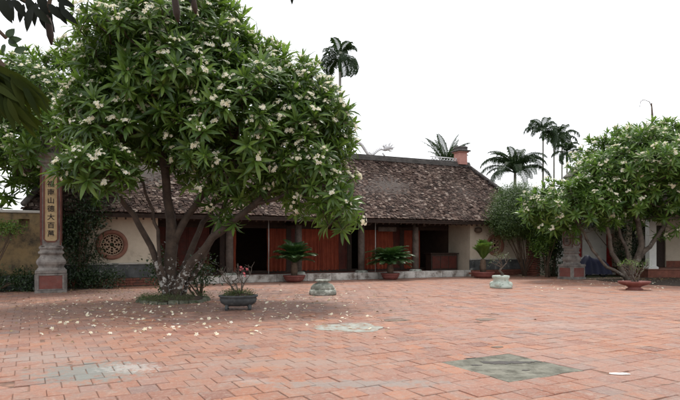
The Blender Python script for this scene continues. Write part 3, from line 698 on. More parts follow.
# ------------------------------------------------------------------ leaf templates
def leaf_arr(L, W, droop=.5, fold=.25, el=.5, n=4, tipw=.75):
    """leaf starting at origin heading +X at elevation el, bending down; returns V,F"""
    V = [(0, 0, 0)]; x = z = 0; a = el; ds = L/(n+1)
    for i in range(1, n+1):
        x += ds*math.cos(a); z += ds*math.sin(a); a -= droop/(n+1)
        t_ = i/(n+1); w_ = W/2*math.sin(math.pi*min(1, t_**tipw))**.8
        V += [(x, w_, z+w_*fold), (x, 0, z), (x, -w_, z+w_*fold)]
    x += ds*math.cos(a); z += ds*math.sin(a); V.append((x, 0, z)); e_ = len(V)-1
    F = [(0, 2, 1), (0, 3, 2)]
    for i in range(n-1):
        b_ = 1+3*i; F += [(b_, b_+1, b_+4, b_+3), (b_+1, b_+2, b_+5, b_+4)]
    b_ = 1+3*(n-1); F += [(b_, b_+1, e_), (b_+1, b_+2, e_)]
    return np.array(V), F
def rotz(V, a): c, s_ = math.cos(a), math.sin(a); return V @ np.array([[c, s_, 0], [-s_, c, 0], [0, 0, 1]])
def rosette(seed, nl=17, Lm=.36, base=.0):
    r_ = random.Random(seed); m_ = MB()
    for i in range(nl):
        f = i/(nl-1); L = Lm*(.55+.5*math.sin(math.pi*(.15+.7*f)))*r_.uniform(.7, 1.2)
        V, F = leaf_arr(L, L*r_.uniform(.17, .23), r_.uniform(.5, 1.3), r_.uniform(.1, .4), el=R(80-88*f+r_.uniform(-10, 10)), n=3)
        V = V+np.array((.012, 0, (1-f)*.05)); m_.add(rotz(V, i*2.4+r_.uniform(-.25, .25)), F)
    return m_
def flower_arr(m_, c, ax, sc_, r_):
    Mx = frame(ax, r_.random()*6, sc_, c)
    for k in range(5):
        a = 2*math.pi*k/5; a2 = a+.55
        V = np.array([(0, 0, 0), (.6*math.cos(a-.45), .6*math.sin(a-.45), .1), (1.0*math.cos(a-.12), 1.0*math.sin(a-.12), .08), (.98*math.cos(a+.35), .98*math.sin(a+.35), .12), (.6*math.cos(a+.75), .6*math.sin(a+.75), .22)])
        V = V @ Mx[:3, :3].T+Mx[:3, 3]; m_.add(V, [(0, 1, 2, 3, 4)], 0)
    V = np.array([(.16*math.cos(t_), .16*math.sin(t_), .06) for t_ in (0, 1.57, 3.14, 4.71)]) @ Mx[:3, :3].T+Mx[:3, 3]; m_.add(V, [(0, 1, 2, 3)], 1)
def fcluster(seed, n=8):
    r_ = random.Random(seed); m_ = MB()
    for i in range(n):
        a = r_.random()*6.28; rr = .1*math.sqrt(r_.random()); z = .2+.07*r_.random()-rr*.3
        m_.tube([(0, 0, .02), (rr*math.cos(a)*.6, rr*math.sin(a)*.6, z*.6), (rr*math.cos(a), rr*math.sin(a), z)], .004, 3, 2)
        flower_arr(m_, (rr*math.cos(a), rr*math.sin(a), z), (math.cos(a)*rr*7+r_.gauss(0, .25), math.sin(a)*rr*7+r_.gauss(0, .25), 1), r_.uniform(.036, .05), r_)
    return m_
ROS = [rosette(s_) for s_ in range(10)]; FLO = [fcluster(s_, 6+s_) for s_ in range(5)]
ROS_T = [r_.tmpl() for r_ in ROS]; FLO_T = [r_.tmpl() for r_ in FLO]

# ------------------------------------------------------------------ tree builder
def resample(P, step=.25):
    out = [np.array(P[0], float)]
    for a, b in zip(P[:-1], P[1:]):
        a = np.array(a, float); b = np.array(b, float); n = max(1, int(np.linalg.norm(b-a)/step))
        for k in range(1, n+1): out.append(a+(b-a)*k/n)
    return out
class Skel:
    def __init__(s): s.p = []; s.par = []; s.minr = []; s.tip = {}
    def line(s, P, r0, r1, parent=-1, jit=.02):
        Q = resample(P); n = len(Q); last = parent
        for k, q_ in enumerate(Q):
            if k == 0 and parent >= 0: continue
            s.p.append(q_+rng.normal(0, jit, 3)*(0 if k == 0 else 1)); s.par.append(last); s.minr.append(r0+(r1-r0)*k/max(1, n-1)); last = len(s.p)-1
        return last
    def near(s, q_): A_ = np.array(s.p); return int(np.argmin(((A_-q_)**2).sum(1)))
    def grow(s, q_, zmin, tipr, sagf=.12, seg=.3):
        A_ = np.array(s.p); d = A_-q_; cost = np.sqrt((d**2).sum(1))+np.where(A_[:, 2] > q_[2]+.05, .5, 0)+np.where(A_[:, 2] < zmin, 5, 0)
        k = int(np.argmin(cost)); a = A_[k]; L = np.linalg.norm(q_-a); n = max(1, int(L/seg)); last = k
        for i in range(1, n+1):
            t_ = i/n; p_ = a+(q_-a)*t_; p_ = p_+np.array((0, 0, -sagf*L*math.sin(math.pi*t_)))+(rng.normal(0, .03, 3) if i < n else 0)
            s.p.append(p_); s.par.append(last); s.minr.append(tipr); last = len(s.p)-1
        s.tip[last] = tipr; return last
    def mesh(s, ex=2.75, sides=6):
        n = len(s.p); acc = np.zeros(n); kids = [[] for _ in range(n)]
        for i in range(n):
            if s.par[i] >= 0: kids[s.par[i]].append(i)
        r = np.zeros(n)
        for i in range(n-1, -1, -1):
            v = sum(r[k]**ex for k in kids[i])**(1/ex) if kids[i] else s.minr[i]
            r[i] = max(v, s.minr[i])
        m_ = MB(); starts = [(i, None) for i in range(n) if s.par[i] < 0]
        while starts:
            i, pr = starts.pop(); P_ = []; rr = []
            if pr is not None: P_.append(s.p[pr]); rr.append(min(r[pr], r[i]*1.25))
            while True:
                P_.append(s.p[i]); rr.append(r[i])
                if not kids[i]: break
                ks = sorted(kids[i], key=lambda k: -r[k])
                for k in ks[1:]: starts.append((k, i))
                i = ks[0]
            if len(P_) > 1: m_.tube(P_, rr, 9 if max(rr) > .07 else 5)
        return m_
def inside(E, p_):
    return min((((p_[0]-e[0])/e[3])**2+((p_[1]-e[1])/e[4])**2+((p_[2]-e[2])/e[5])**2) for e in E)
def crown(E, n, spacing=.3, shell=(.78, 1.04), under=.22, bumps=.2, gap=-.42):
    pts = []; axs = []; wts = np.array([e[3]*e[4]+e[4]*e[5]+e[3]*e[5] for e in E]); wts = wts/wts.sum(); tries = 0
    A_ = np.zeros((n+1, 3))
    while len(pts) < n and tries < n*30:
        tries += 1; k = rng.choice(len(E), p=wts); e = E[k]; d = rng.normal(size=3); d /= np.linalg.norm(d)
        if d[2] < -.25 and rng.random() > under: continue
        rad = rng.uniform(*shell) if rng.random() < .8 else rng.uniform(.45, .8)
        rad *= 1+bumps*noise.noise(Vector(d*2.6)+Vector((k*7.0, 1, 2)))*1.8
        p_ = np.array(e[:3])+d*np.array(e[3:6])*rad
        oth = [x for i, x in enumerate(E) if i != k]
        if oth and inside(oth, p_) < .5: continue
        if noise.noise(Vector(p_*.95)) < gap: continue
        if len(pts) and ((A_[:len(pts)]-p_)**2).sum(1).min() < (spacing*rng.uniform(.7, 1.2))**2: continue
        nn = d/np.array(e[3:6]); nn /= np.linalg.norm(nn); ax = nn*.8+np.array((0, 0, .5))+rng.normal(0, .25, 3)
        A_[len(pts)] = p_; pts.append(p_); axs.append(ax/np.linalg.norm(ax))
    return pts, axs
CAM = np.array((0, 0, 1.5))
def frangipani(base, label, E, prim, nros, nparts, leafm, spacing, scale=1.0, fl=.45, gap=-.36, bark='bark', group=None, tipr=.012):
    o = empty('frangipani_tree', (*base, 0)); tag(o, label, 'tree', group); b0 = np.array((*base, 0.))
    sk = Skel(); idx = []
    for (P_, r0, r1, pa) in prim:
        par = -1 if pa is None else sk.near(np.array(P_[0]))
        idx.append(sk.line(P_, r0, r1, par))
    pts, axs = crown(E, nros, spacing, gap=gap)
    # inner limbs first
    lim, _ = crown([(e[0], e[1], e[2], e[3]*.62, e[4]*.62, e[5]*.6) for e in E], int(40+nros*.05), .5, (.55, 1.0), .9, .1, -2)
    cb = np.array(prim[0][0][-1]); lim.sort(key=lambda p_: np.linalg.norm(p_-cb))
    for p_ in lim: sk.grow(p_, 1.2, .02, .1, .35)
    order = sorted(range(len(pts)), key=lambda i: np.linalg.norm(pts[i]-cb))
    for i in order: sk.grow(pts[i]-axs[i]*.02, 1.2, tipr, .05, .25)
    m_ = sk.mesh(); m_.v = [v-b0 for v in m_.v]; m_.build('trunk', M[bark], o)
    vis = sorted(range(len(pts)), key=lambda i: np.linalg.norm(pts[i]-CAM)-1.2*max(0, float(np.dot(axs[i], (CAM-pts[i])/np.linalg.norm(CAM-pts[i])))))
    head = set(vis[:nparts]); fol = MB(); flo = MB(); nf = 0; anyf = False
    rm = [r_.mesh('leaf_cluster', leafm) for r_ in ROS]; fm = [f_.mesh('flower_cluster', [M['petal'], M['petal_yellow'], leafm]) for f_ in FLO]
    for i, p_ in enumerate(pts):
        k = i % len(ROS); Mx = frame(axs[i], rng.random()*6.28, scale*rng.uniform(.7, 1.2), p_-b0)
        if i in head: inst('leaf_cluster', rm[k], o, mat4(Mx))
        else: fol.inst(ROS_T[k], Mx)
        out = inside(E, p_) > .62
        if out and rng.random() < fl*(1.0 if axs[i][2] > .1 else .45):
            ax = axs[i]*.8+np.array((0, 0, .3)); F_ = frame(ax, rng.random()*6, scale*rng.uniform(.85, 1.2), p_-b0); kk = i % len(FLO)
            if i in head and nf < 280: inst('flower_cluster', fm[kk], o, mat4(F_)); nf += 1
            else: flo.inst(FLO_T[kk], F_); anyf = True
    if fol.n: fol.build('foliage', leafm, o, 'stuff')
    if anyf: flo.build('blossoms', [M['petal'], M['petal_yellow'], leafm], o, 'stuff')
    return o

# the big frangipani
bx, by = -4.6, 15.3
E1 = [(-4.75, 15.6, 6.05, 2.35, 2.5, 2.35), (-2.75, 15.6, 4.75, 2.3, 2.2, 2.1), (-1.1, 15.4, 4.35, 1.3, 1.5, 1.75), (-5.9, 14.9, 4.7, 1.35, 1.4, 1.35), (.05, 14.3, 2.6, .55, .5, .6), (-.35, 14.4, 3.1, .6, .6, .5), (-.7, 14.6, 3.5, .9, .9, .7), (-5.95, 13.7, 3.35, .85, .7, .6)]
prim = [([(bx-.02, by, -.02), (bx-.05, by, .6), (bx-.03, by, 1.2), (bx+.02, by+.05, 1.8), (bx-.12, by+.1, 2.8), (bx-.3, by+.1, 4.2), (bx-.3, by+.2, 5.6)], .19, .05, None),
        ([(bx-.12, by-.05, 0), (bx-.25, by-.1, .7), (bx-.5, by-.2, 1.5), (bx-.9, by-.4, 2.35), (bx-1.5, by-.7, 3.1), (bx-2.2, by-.9, 3.5)], .10, .05, None),
        ([(bx+.02, by, 1.6), (bx+.4, by+.2, 2.35), (bx+.95, by+.3, 3.1), (bx+1.5, by+.3, 4.0), (bx+1.9, by+.3, 5.0)], .11, .05, 0),
        ([(bx+.14, by-.1, 0), (bx+.3, by-.15, .6), (bx+.62, by-.2, 1.06), (bx+1.2, by-.3, 1.7), (bx+1.75, by-.35, 2.15), (bx+2.3, by-.4, 2.6), (bx+3.0, by-.4, 3.15), (bx+3.7, by-.5, 3.5)], .14, .05, None),
        ([(bx+2.3, by-.4, 2.6), (bx+3.2, by-.6, 2.85), (bx+4.0, by-.7, 2.75)], .06, .03, 0),
        ([(bx+.1, by+.1, .1), (bx+.25, by+.3, .9), (bx+.6, by+.6, 1.9), (bx+1.2, by+1.0, 3.2)], .12, .05, None),
        ([(bx-.05, by-.17, 0), (bx-.1, by-.28, .5), (bx-.22, by-.3, 1.0), (bx-.3, by-.25, 1.9), (bx-.7, by-.3, 3.2)], .07, .035, None),
        ([(bx+.2, by+.05, 0), (bx+.42, by+.1, .45), (bx+.75, by+.15, .95), (bx+1.1, by+.3, 1.9), (bx+1.5, by+.4, 3.1)], .07, .035, None)]
frangipani((bx, by), 'big spreading frangipani full of white blossom on limewashed stems at left', E1, prim, 1750, 290, M['leaf'], .25, 1.15, .8, bark='bark_white', gap=-.3)

# second frangipani behind the left pillar
tx, ty = -9.7, 20.9
E2 = [(-10.6, 20.3, 6.1, 2.6, 1.8, 2.3), (-8.8, 20.4, 5.0, 1.5, 1.3, 1.6), (-12.2, 19.9, 4.6, 1.7, 1.5, 1.6), (-10.6, 19.2, 4.0, .7, .5, .7), (-9.3, 17.9, 5.35, .95, .6, .6), (-9.9, 17.6, 4.5, .5, .4, .4)]
prim = [([(tx, ty, 0), (tx-.05, ty, 1.2), (tx-.2, ty-.1, 2.6), (tx-.5, ty-.3, 4.2), (tx-.6, ty-.4, 5.6)], .16, .05, None),
        ([(tx+.1, ty, 0), (tx+.3, ty-.1, 1.3), (tx+.7, ty-.2, 2.8), (tx+1, ty-.4, 4.0)], .1, .04, None),
        ([(tx-.15, ty-.1, 2.2), (tx-1, ty-.4, 3.2), (tx-2, ty-.8, 4.0)], .08, .04, 0)]
frangipani((tx, ty), 'frangipani with white blossom crowding over the left pillar and ochre wall', E2, prim, 800, 120, M['leaf'], .28, 1.1, .8)

# right-hand frangipani
tx, ty = ground(629, 280.5)
E3 = [(tx+.9, ty+.1, 4.5, 3.05, 2.6, 2.1), (tx-2.3, ty-.2, 3.15, 2.0, 1.7, 1.05), (tx+3.3, ty, 4.2, 2.4, 2.3, 1.8), (tx-1.0, ty-.5, 3.7, 1.4, 1.2, .95), (tx-3.4, ty+.2, 2.8, 1.0, 1.0, .85)]
prim = [([(tx, ty, -.02), (tx+.1, ty, .5), (tx+.35, ty, .95), (tx+.6, ty+.1, 1.6), (tx+.5, ty+.2, 2.5), (tx+.3, ty+.2, 3.6), (tx+.4, ty+.3, 4.8)], .17, .06, None),
        ([(tx-.1, ty-.05, 0), (tx-.35, ty-.1, .45), (tx-.85, ty-.2, 1.2), (tx-1.0, ty-.3, 1.9), (tx-1.3, ty-.4, 2.8), (tx-1.9, ty-.4, 3.3)], .12, .05, None),
        ([(tx+.3, ty, .9), (tx+.85, ty-.1, 1.45), (tx+1.4, ty-.2, 2.35), (tx+1.9, ty-.2, 3.1), (tx+2.6, ty-.1, 3.8)], .11, .05, 0),
        ([(tx-.05, ty, .1), (tx-.5, ty-.2, .3), (tx-1.1, ty-.3, .6), (tx-1.7, ty-.3, 1.3), (tx-2.2, ty-.3, 2.3), (tx-2.6, ty-.2, 2.9)], .08, .04, None),
        ([(tx+.1, ty+.1, .1), (tx+.1, ty+.3, 1.2), (tx-.3, ty+.4, 2.2), (tx-.5, ty+.4, 3.2)], .09, .05, None)]
frangipani((tx, ty), 'round frangipani dotted with white blossom on sprawling grey limbs at right', E3, prim, 1500, 250, M['leaf_far'], .27, 1.1, .72)
RTX, RTY = tx, ty

# ------------------------------------------------------------------ generic shrubs
def sprig(seed, nl=9, L=.1, wr=.42, spread=.12):
    r_ = random.Random(seed); m_ = MB()
    for i in range(nl):
        V, F = leaf_arr(L*r_.uniform(.7, 1.3), L*wr, r_.uniform(.2, 1), .2, el=R(r_.uniform(-10, 60)), n=1)
        m_.add(rotz(V, r_.random()*6.28)+np.array([r_.gauss(0, spread), r_.gauss(0, spread), r_.gauss(0, spread)]), F)
    return m_.tmpl()
SPR = [sprig(s_) for s_ in range(6)]; FIN = [sprig(s_+20, 14, .07, .2, .11) for s_ in range(6)]
def shrub(name, base, label, E, n, lm, tm, sc_=1.0, cat='shrub', stems=6, group=None, trunk='trunk'):
    o = empty(name, (*base, 0)); tag(o, label, cat, group); b0 = np.array((*base, 0.)); m_ = MB()
    P_ = []
    for _ in range(n):
        e = E[rng.integers(len(E))]; d = rng.normal(size=3); d /= np.linalg.norm(d); r_ = rng.random()**.45*(1+.25*noise.noise(Vector(d*2.3)+Vector(e[:3])))
        p_ = np.array(e[:3])+d*np.array(e[3:6])*r_
        if p_[2] < .06 or noise.noise(Vector(p_*2.0)) < -.35: continue
        ax = d*.5+np.array((0, 0, .6))+rng.normal(0, .3, 3); P_.append(p_)
        m_.inst(tm[rng.integers(len(tm))], frame(ax, rng.random()*6.28, sc_*rng.uniform(.7, 1.3), p_-b0))
    m_.build('foliage', lm, o, 'stuff')
    st = MB()
    for k in range(stems):
        q_ = P_[rng.integers(len(P_))]-b0; a = rng.random()*6.28; b_ = np.array((.1*math.cos(a), .1*math.sin(a), 0))
        st.tube([b_, b_*.6+q_*.35+np.array((0, 0, .1)), q_*.7, q_], [.03, .022, .015, .006], 5)
    st.build(trunk, M['bark_brown'], o); return o
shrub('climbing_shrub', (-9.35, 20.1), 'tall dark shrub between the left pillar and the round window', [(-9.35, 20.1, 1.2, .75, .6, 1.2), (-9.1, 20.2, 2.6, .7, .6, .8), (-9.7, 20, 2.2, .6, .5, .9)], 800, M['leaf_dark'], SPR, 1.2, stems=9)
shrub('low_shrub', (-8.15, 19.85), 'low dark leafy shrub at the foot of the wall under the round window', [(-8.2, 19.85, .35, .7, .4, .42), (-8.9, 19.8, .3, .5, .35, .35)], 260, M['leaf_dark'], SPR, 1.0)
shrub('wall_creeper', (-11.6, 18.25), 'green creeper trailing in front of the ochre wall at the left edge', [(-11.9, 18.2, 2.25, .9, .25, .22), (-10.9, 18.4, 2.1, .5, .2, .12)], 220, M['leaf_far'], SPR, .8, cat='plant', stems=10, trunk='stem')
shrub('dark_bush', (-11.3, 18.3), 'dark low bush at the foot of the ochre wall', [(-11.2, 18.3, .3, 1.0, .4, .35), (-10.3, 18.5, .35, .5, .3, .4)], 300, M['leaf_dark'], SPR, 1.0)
shrub('feathery_tree', (9.2, 27.9), 'fine-leaved yellow-green small tree at the right corner of the tiled roof', [(8.75, 27.7, 3.35, 1.2, .9, 1.0), (8.2, 27.4, 2.7, .8, .7, .7), (9.5, 27.9, 2.9, .9, .8, .9), (9.9, 27.6, 2.3, .8, .7, .8), (8.9, 28.3, 3.9, .8, .7, .5)], 6500, M['leaf_fine'], FIN, 1.8, cat='tree', stems=16)
shrub('leafy_shrub', (10.0, 27.0), 'bright green leafy shrub hiding the brick pier below the frangipani', [(10.0, 27.1, 2.5, .9, .6, .8), (10.6, 27.0, 2.9, .8, .6, .6), (9.7, 27.1, 1.7, .4, .4, .5)], 900, M['leaf_far'], SPR, 1.3, stems=8)
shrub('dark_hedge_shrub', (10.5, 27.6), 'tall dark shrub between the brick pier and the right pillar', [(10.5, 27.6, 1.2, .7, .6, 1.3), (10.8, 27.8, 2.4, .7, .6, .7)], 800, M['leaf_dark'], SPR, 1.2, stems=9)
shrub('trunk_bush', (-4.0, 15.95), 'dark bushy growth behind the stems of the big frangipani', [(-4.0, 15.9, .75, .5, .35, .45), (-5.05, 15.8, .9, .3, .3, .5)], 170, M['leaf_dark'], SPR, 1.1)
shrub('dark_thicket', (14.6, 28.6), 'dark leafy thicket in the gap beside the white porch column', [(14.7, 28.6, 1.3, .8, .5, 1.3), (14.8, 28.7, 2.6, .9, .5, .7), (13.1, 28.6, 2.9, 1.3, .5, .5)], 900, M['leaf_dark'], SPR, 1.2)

# ------------------------------------------------------------------ palms behind
def frond_mesh(name, L, nl, ll, droop, mt, wl=.05, hang=.6, stiff=False):
    m_ = MB(); P_ = []; a = 1.0 if not stiff else .9; x = z = 0
    for i in range(13):
        P_.append((x, 0, z)); x += L/12*math.cos(a); z += L/12*math.sin(a); a -= droop/12*(.5+i/12)
    m_.tube(P_, [.035*L/3*(1-i/14) for i in range(13)], 4)
    for i in range(nl):
        f = .12+.86*i/nl; k = min(11, int(f*12)); u = f*12-k; p_ = np.array(P_[k])*(1-u)+np.array(P_[k+1])*u
        t_ = np.array(P_[k+1])-np.array(P_[k]); t_ /= np.linalg.norm(t_); l_ = ll*math.sin(math.pi*(.15+.8*f))
        for s_ in (-1, 1):
            hg = hang*random.uniform(.4, 1.6)
            d = t_*.55+np.array((0, s_*.8, 0))+np.array((0, 0, .15)); d /= np.linalg.norm(d); m1 = p_+d*l_*.5; e1 = m1+(d*.5+np.array((0, 0, -hg)))*l_*.5
            wv = t_*wl/2; m_.add([p_-wv*.5, p_+wv*.5, m1+wv, m1-wv, e1], [(0, 1, 2, 3), (3, 2, 4)])
    return m_.mesh(name, mt)
def palm(px, py, D, rad, label, kind, nf, group=None, lean=0, up=None):
    x, z = (px-340)/560*D, 1.5+(246-py)/560*D; o = empty('coconut_palm' if kind == 'coco' else 'areca_palm', (x-lean, D, -.05)); tag(o, label, 'palm', group)
    m_ = MB(); r0 = .2 if kind == 'coco' else .11
    P_ = [(lean*t_**1.6, 0, (z)*t_) for t_ in np.linspace(0, 1, 14)]; m_.tube(P_, [r0*(1.25-.5*t_) for t_ in np.linspace(0, 1, 14)], 8); m_.build('trunk', M['palm_trunk'], o)
    ms = [frond_mesh('frond', rad*1.35*s_, 38 if kind == 'coco' else 16, rad*(.3 if kind == 'coco' else .5), dr, M['palm'], .095 if kind == 'coco' else .12, hg) for s_, dr, hg in (((1, 2.3, 1.0), (.9, 1.8, .9), (1.05, 2.7, 1.2)) if up is None else ((1.1, .7, .5), (1, 1.0, .6), (.95, 1.3, .8)))]
    for k in range(nf):
        ti = (random.uniform(-.45, .75) if kind == 'coco' else random.uniform(-1.0, .7)) if up is None else random.uniform(.1, .75)
        Mx = Matrix.Translation((lean, 0, z-.1)) @ Matrix.Rotation(k*2.4+random.uniform(-.3, .3), 4, 'Z') @ Matrix.Rotation(-ti+.25, 4, 'Y') @ Matrix.Scale(random.uniform(.8, 1.1), 4)
        inst('frond', ms[k % 3], o, Mx)
    if kind != 'coco':
        m_ = MB(); m_.lathe([(.11, -1.1), (.14, -.6), (.1, -.05)], 8, (lean, 0, z)); m_.build('crown_shaft', M['cycad'], o)
    return o
palm(515, 172, 60, 3.3, 'coconut palm with drooping fronds right of the roof ridge', 'coco', 32)
palm(447, 166, 62, 3.1, 'coconut palm top rising behind the roof ridge left of the pink pier', 'coco', 13, up=1)
G_ = 'slender areca palms behind the house'
palm(543, 130, 60, 1.7, 'tallest and leftmost of the slender areca palms beyond the house', 'areca', 20, G_)
palm(554, 137, 63, 1.6, 'second slender areca palm from the left, close to the tallest one', 'areca', 17, G_)
palm(562, 135, 66, 1.7, 'third slender areca palm from the left, mid-height crown above its neighbour', 'areca', 18, G_)
palm(567, 151, 59, 1.4, 'shortest and rightmost of the slender areca palms beyond the house', 'areca', 16, G_)
palm(340, 56, 40, 1.5, 'single areca palm showing its crown above the big frangipani', 'areca', 18)
o = empty('bare_pole', (22.3, 40, 0)); tag(o, 'thin bare pole with a hooked top rising behind the right-hand tree', 'pole')
m_ = MB(); m_.tube([(0, 0, 0), (-.05, 0, 6), (0, 0, 10.9), (-.05, 0, 11.7)], [.12, .1, .07, .04], 7); m_.build('pole', M['bark_brown'], o)
m_ = MB(); m_.tube([(-.03, 0, 11.4), (-.2, 0, 11.8), (-.6, 0, 11.95), (-.95, 0, 11.7)], [.03, .025, .02, .01], 5); m_.tube([(-.6, 0, 11.95), (-.8, 0, 11.9), (-.9, 0, 11.4)], .015, 5); m_.build('hook', M['bark_brown'], o)

# ------------------------------------------------------------------ potted cycads
def cycad(loc, label, nf, lift, fl, potr, trh, mt, groups=None):
    o = empty('potted_cycad', (*loc, 0)); tag(o, label, 'potted plant', 'potted cycads along the porch')
    m_ = MB(); r_ = potr
    m_.lathe([(r_*.5, 0), (r_*.72, .03), (r_*.92, .16), (r_*.9, .2), (r_*1.0, .23), (r_*1.0, .29), (r_*.86, .29), (r_*.84, .24), (.03, .24)], 28); pt = m_.build('pot', M['pot_red'], o)
    m_ = MB(); m_.lathe([(r_*.84, .242), (r_*.5, .265), (.02, .28)], 18, wob=.05); m_.build('soil', M['soil'], pt)
    m_ = MB(); m_.lathe([(.13, 0), (.15, trh*.4), (.13, trh*.8), (.1, trh)], 12, (0, 0, .26), wob=.2); m_.build('trunk', M['bark_brown'], o)
    fm = []
    for v in range(3):
        m_ = MB(); P_ = []; a = 1.25*lift+.15*v; x = z = 0; L = fl*(1+.1*v)
        for i in range(11): P_.append((x, 0, z)); x += L/10*math.cos(a); z += L/10*math.sin(a); a -= (1.5-.8*lift+.2*v)/10
        m_.tube(P_, [.008]*11, 4)
        for i in range(26):
            f = .1+.88*i/26; k = min(9, int(f*10)); u = f*10-k; p_ = np.array(P_[k])*(1-u)+np.array(P_[k+1])*u; t_ = np.array(P_[k+1])-np.array(P_[k]); t_ /= np.linalg.norm(t_)
            l_ = .3*math.sin(math.pi*(.12+.8*f))
            for s_ in (-1, 1):
                d = t_*.7+np.array((0, s_*.75, .25)); m_.add([p_-t_*.014, p_+t_*.018, p_+d*l_*.6+t_*.018, p_+d*l_+np.array((0, 0, -.05)), p_+d*l_*.6-t_*.012], [(0, 1, 2, 4), (4, 2, 3)])
        fm.append(m_.mesh('frond', mt))
    for k in range(nf):
        Mx = Matrix.Translation((0, 0, .26+trh*.93)) @ Matrix.Rotation(k*2.4, 4, 'Z') @ Matrix.Rotation(-(k/nf)*.9*1+.5-.2*lift, 4, 'Y') @ Matrix.Scale(random.uniform(.85, 1.1), 4)
        inst('frond', fm[k % 3], o, Mx)
    return o
x, y = ground(293.5, 282.5); cycad((x, y+.35), 'potted cycad with bushy dark fronds, leftmost of the porch cycads', 60, .7, .95, .47, .55, M['cycad'])
x, y = ground(391, 280); cycad((x, y+.35), 'potted cycad with the widest dark green crown, in the middle of the porch', 80, .6, 1.05, .42, .42, M['cycad'])
x, y = ground(485, 278.2); cycad((x, y+.35), 'potted cycad with upright light green fronds on a bare trunk, by the cream wall', 36, 1.05, .85, .54, .62, M['cycad_light'])

# ------------------------------------------------------------------ bonsai and pots
def twigs(m_, p_, d, L, r_, depth, tips, R_, spread=.7, up=.25):
    n = 3; P_ = [p_]; q_ = p_
    for i in range(n):
        d = (d+Vector((R_.gauss(0, .18), R_.gauss(0, .18), R_.gauss(0, .12)+up*.2))).normalized(); q_ = q_+d*L/n; P_.append(q_)
    m_.tube(P_, [r_*(1-.35*i/n) for i in range(n+1)], 5)
    if depth == 0: tips.append((q_, d)); return
    for k in range(R_.choice((2, 2, 3))):
        dd = (d+Vector((R_.gauss(0, spread), R_.gauss(0, spread), R_.gauss(0, spread*.5)+up))).normalized()
        twigs(m_, q_, dd, L*R_.uniform(.65, .9), r_*.62, depth-1, tips, R_, spread, up)
# dark footed bonsai basin in front of the big tree
x, y = ground(236, 311); y += .3
o = empty('potted_bonsai', (x, y, 0), R(8)); tag(o, 'leafless pink-flowering bonsai in a dark grey footed basin, nearest of the pots', 'potted plant')
m_ = MB(); m_.lathe([(.2, .09), (.3, .1), (.41, .17), (.435, .25), (.42, .29), (.46, .31), (.46, .345), (.39, .345), (.38, .3), (.02, .3)], 32, sy=.72); pt = m_.build('basin', M['pot_dark'], o)
for a in (35, 145, 215, 325):
    m_ = MB(); cx, cy = .27*math.cos(R(a)), .2*math.sin(R(a)); m_.tube([(cx*1.15, cy*1.15, 0), (cx*1.25, cy*1.25, .04), (cx*1.05, cy*1.05, .16)], [.05, .035, .06], 7); m_.build('foot', M['pot_dark'], pt)
m_ = MB(); m_.lathe([(.38, .3), (.3, .36), (.12, .4), (.01, .41)], 24, sy=.72, wob=.1); m_.build('soil', M['soil'], o)
m_ = MB()
for k in range(170):
    a = random.random()*6.28; rr = .37*math.sqrt(random.random()); m_.inst(SPR[k % 6], frame((random.gauss(0, .3), random.gauss(0, .3), 1), random.random()*6, .42, (rr*math.cos(a), rr*math.sin(a)*.7, .37+.05*(1-rr/.4))))
m_.build('ground_cover', M['grass'], o, 'stuff')
m_ = MB(); tips = []; R_ = random.Random(5)
for k in range(5):
    a = k*1.256+.4; twigs(m_, Vector((.05*math.cos(a), .05*math.sin(a), .36)), Vector((.7*math.cos(a), .5*math.sin(a), .9)).normalized(), .27, .022, 3, tips, R_, .8, .12)
m_.build('trunk', M['bark'], o)
m_ = MB()
for (q_, d) in tips:
    if R_.random() < .2 and q_.x > .0:
        for _ in range(2): flower_arr(m_, tuple(q_+Vector((R_.gauss(0, .02), R_.gauss(0, .02), R_.gauss(0, .02)))), (R_.gauss(0, .5), -.6, .7), .035, R_)
m_.build('blossoms', [M['petal_pink'], M['petal_yellow']], o, 'stuff')

# white-green ceramic stand with bonsai (right)
x, y = ground(503.5, 288.5); y += .3
o = empty('stone_planter', (x, y, 0), R(10)); tag(o, 'pale green-white glazed stone planter holding a bare bonsai, right of centre', 'planter')
m_ = MB(); m_.lathe([(.36, 0), (.40, .03), (.38, .1), (.31, .17), (.27, .24), (.26, .32), (.3, .37), (.3, .44), (.24, .45), (.22, .4), (.02, .39)], 28, wob=.1); m_.build('planter', M['jade'], o)
for a in range(4):
    m_ = MB(); t_ = R(45+90*a); m_.lathe([(.03, -.11), (.1, -.07), (.125, 0), (.09, .08), (.02, .11)], 12, (.3*math.cos(t_), .3*math.sin(t_), .13), wob=.25); m_.build('carved_foot', M['jade'], o)
m_ = MB(); tips = []; R_ = random.Random(11)
m_.tube([(0, 0, .38), (.06, 0, .5), (-.06, 0, .62), (.04, 0, .75)], [.06, .05, .045, .035], 7)
for k in range(4): twigs(m_, Vector((.04, 0, .72)), Vector((math.cos(k*1.6), math.sin(k*1.6)*.6, .6)).normalized(), .24, .024, 2, tips, R_, .6, .1)
m_.build('trunk', M['bark'], o); m_ = MB()
for (q_, d) in tips: m_.inst(SPR[R_.randrange(6)], frame((0, 0, 1), R_.random()*6, .6, tuple(q_)))
m_.build('foliage', M['leaf_fine'], o, 'stuff')

# stone drum pedestal
x, y = ground(322.5, 295.5); y += .35
o = empty('stone_pedestal', (x, y, 0), R(20)); tag(o, 'lichen-whitened round stone column base sitting alone on the bricks', 'stone')
m_ = MB(); m_.lathe([(.40, 0), (.42, .03), (.415, .1), (.39, .17)], 32, wob=.05, sq=.25); m_.build('base', M['stone'], o)
m_ = MB(); m_.lathe([(.375, .172), (.365, .23), (.31, .31), (.2, .36), (.155, .37), (.17, .39), (.24, .42), (.25, .45), (.2, .46), (.02, .45)], 32, wob=.06); m_.build('drum', M['stone'], o)

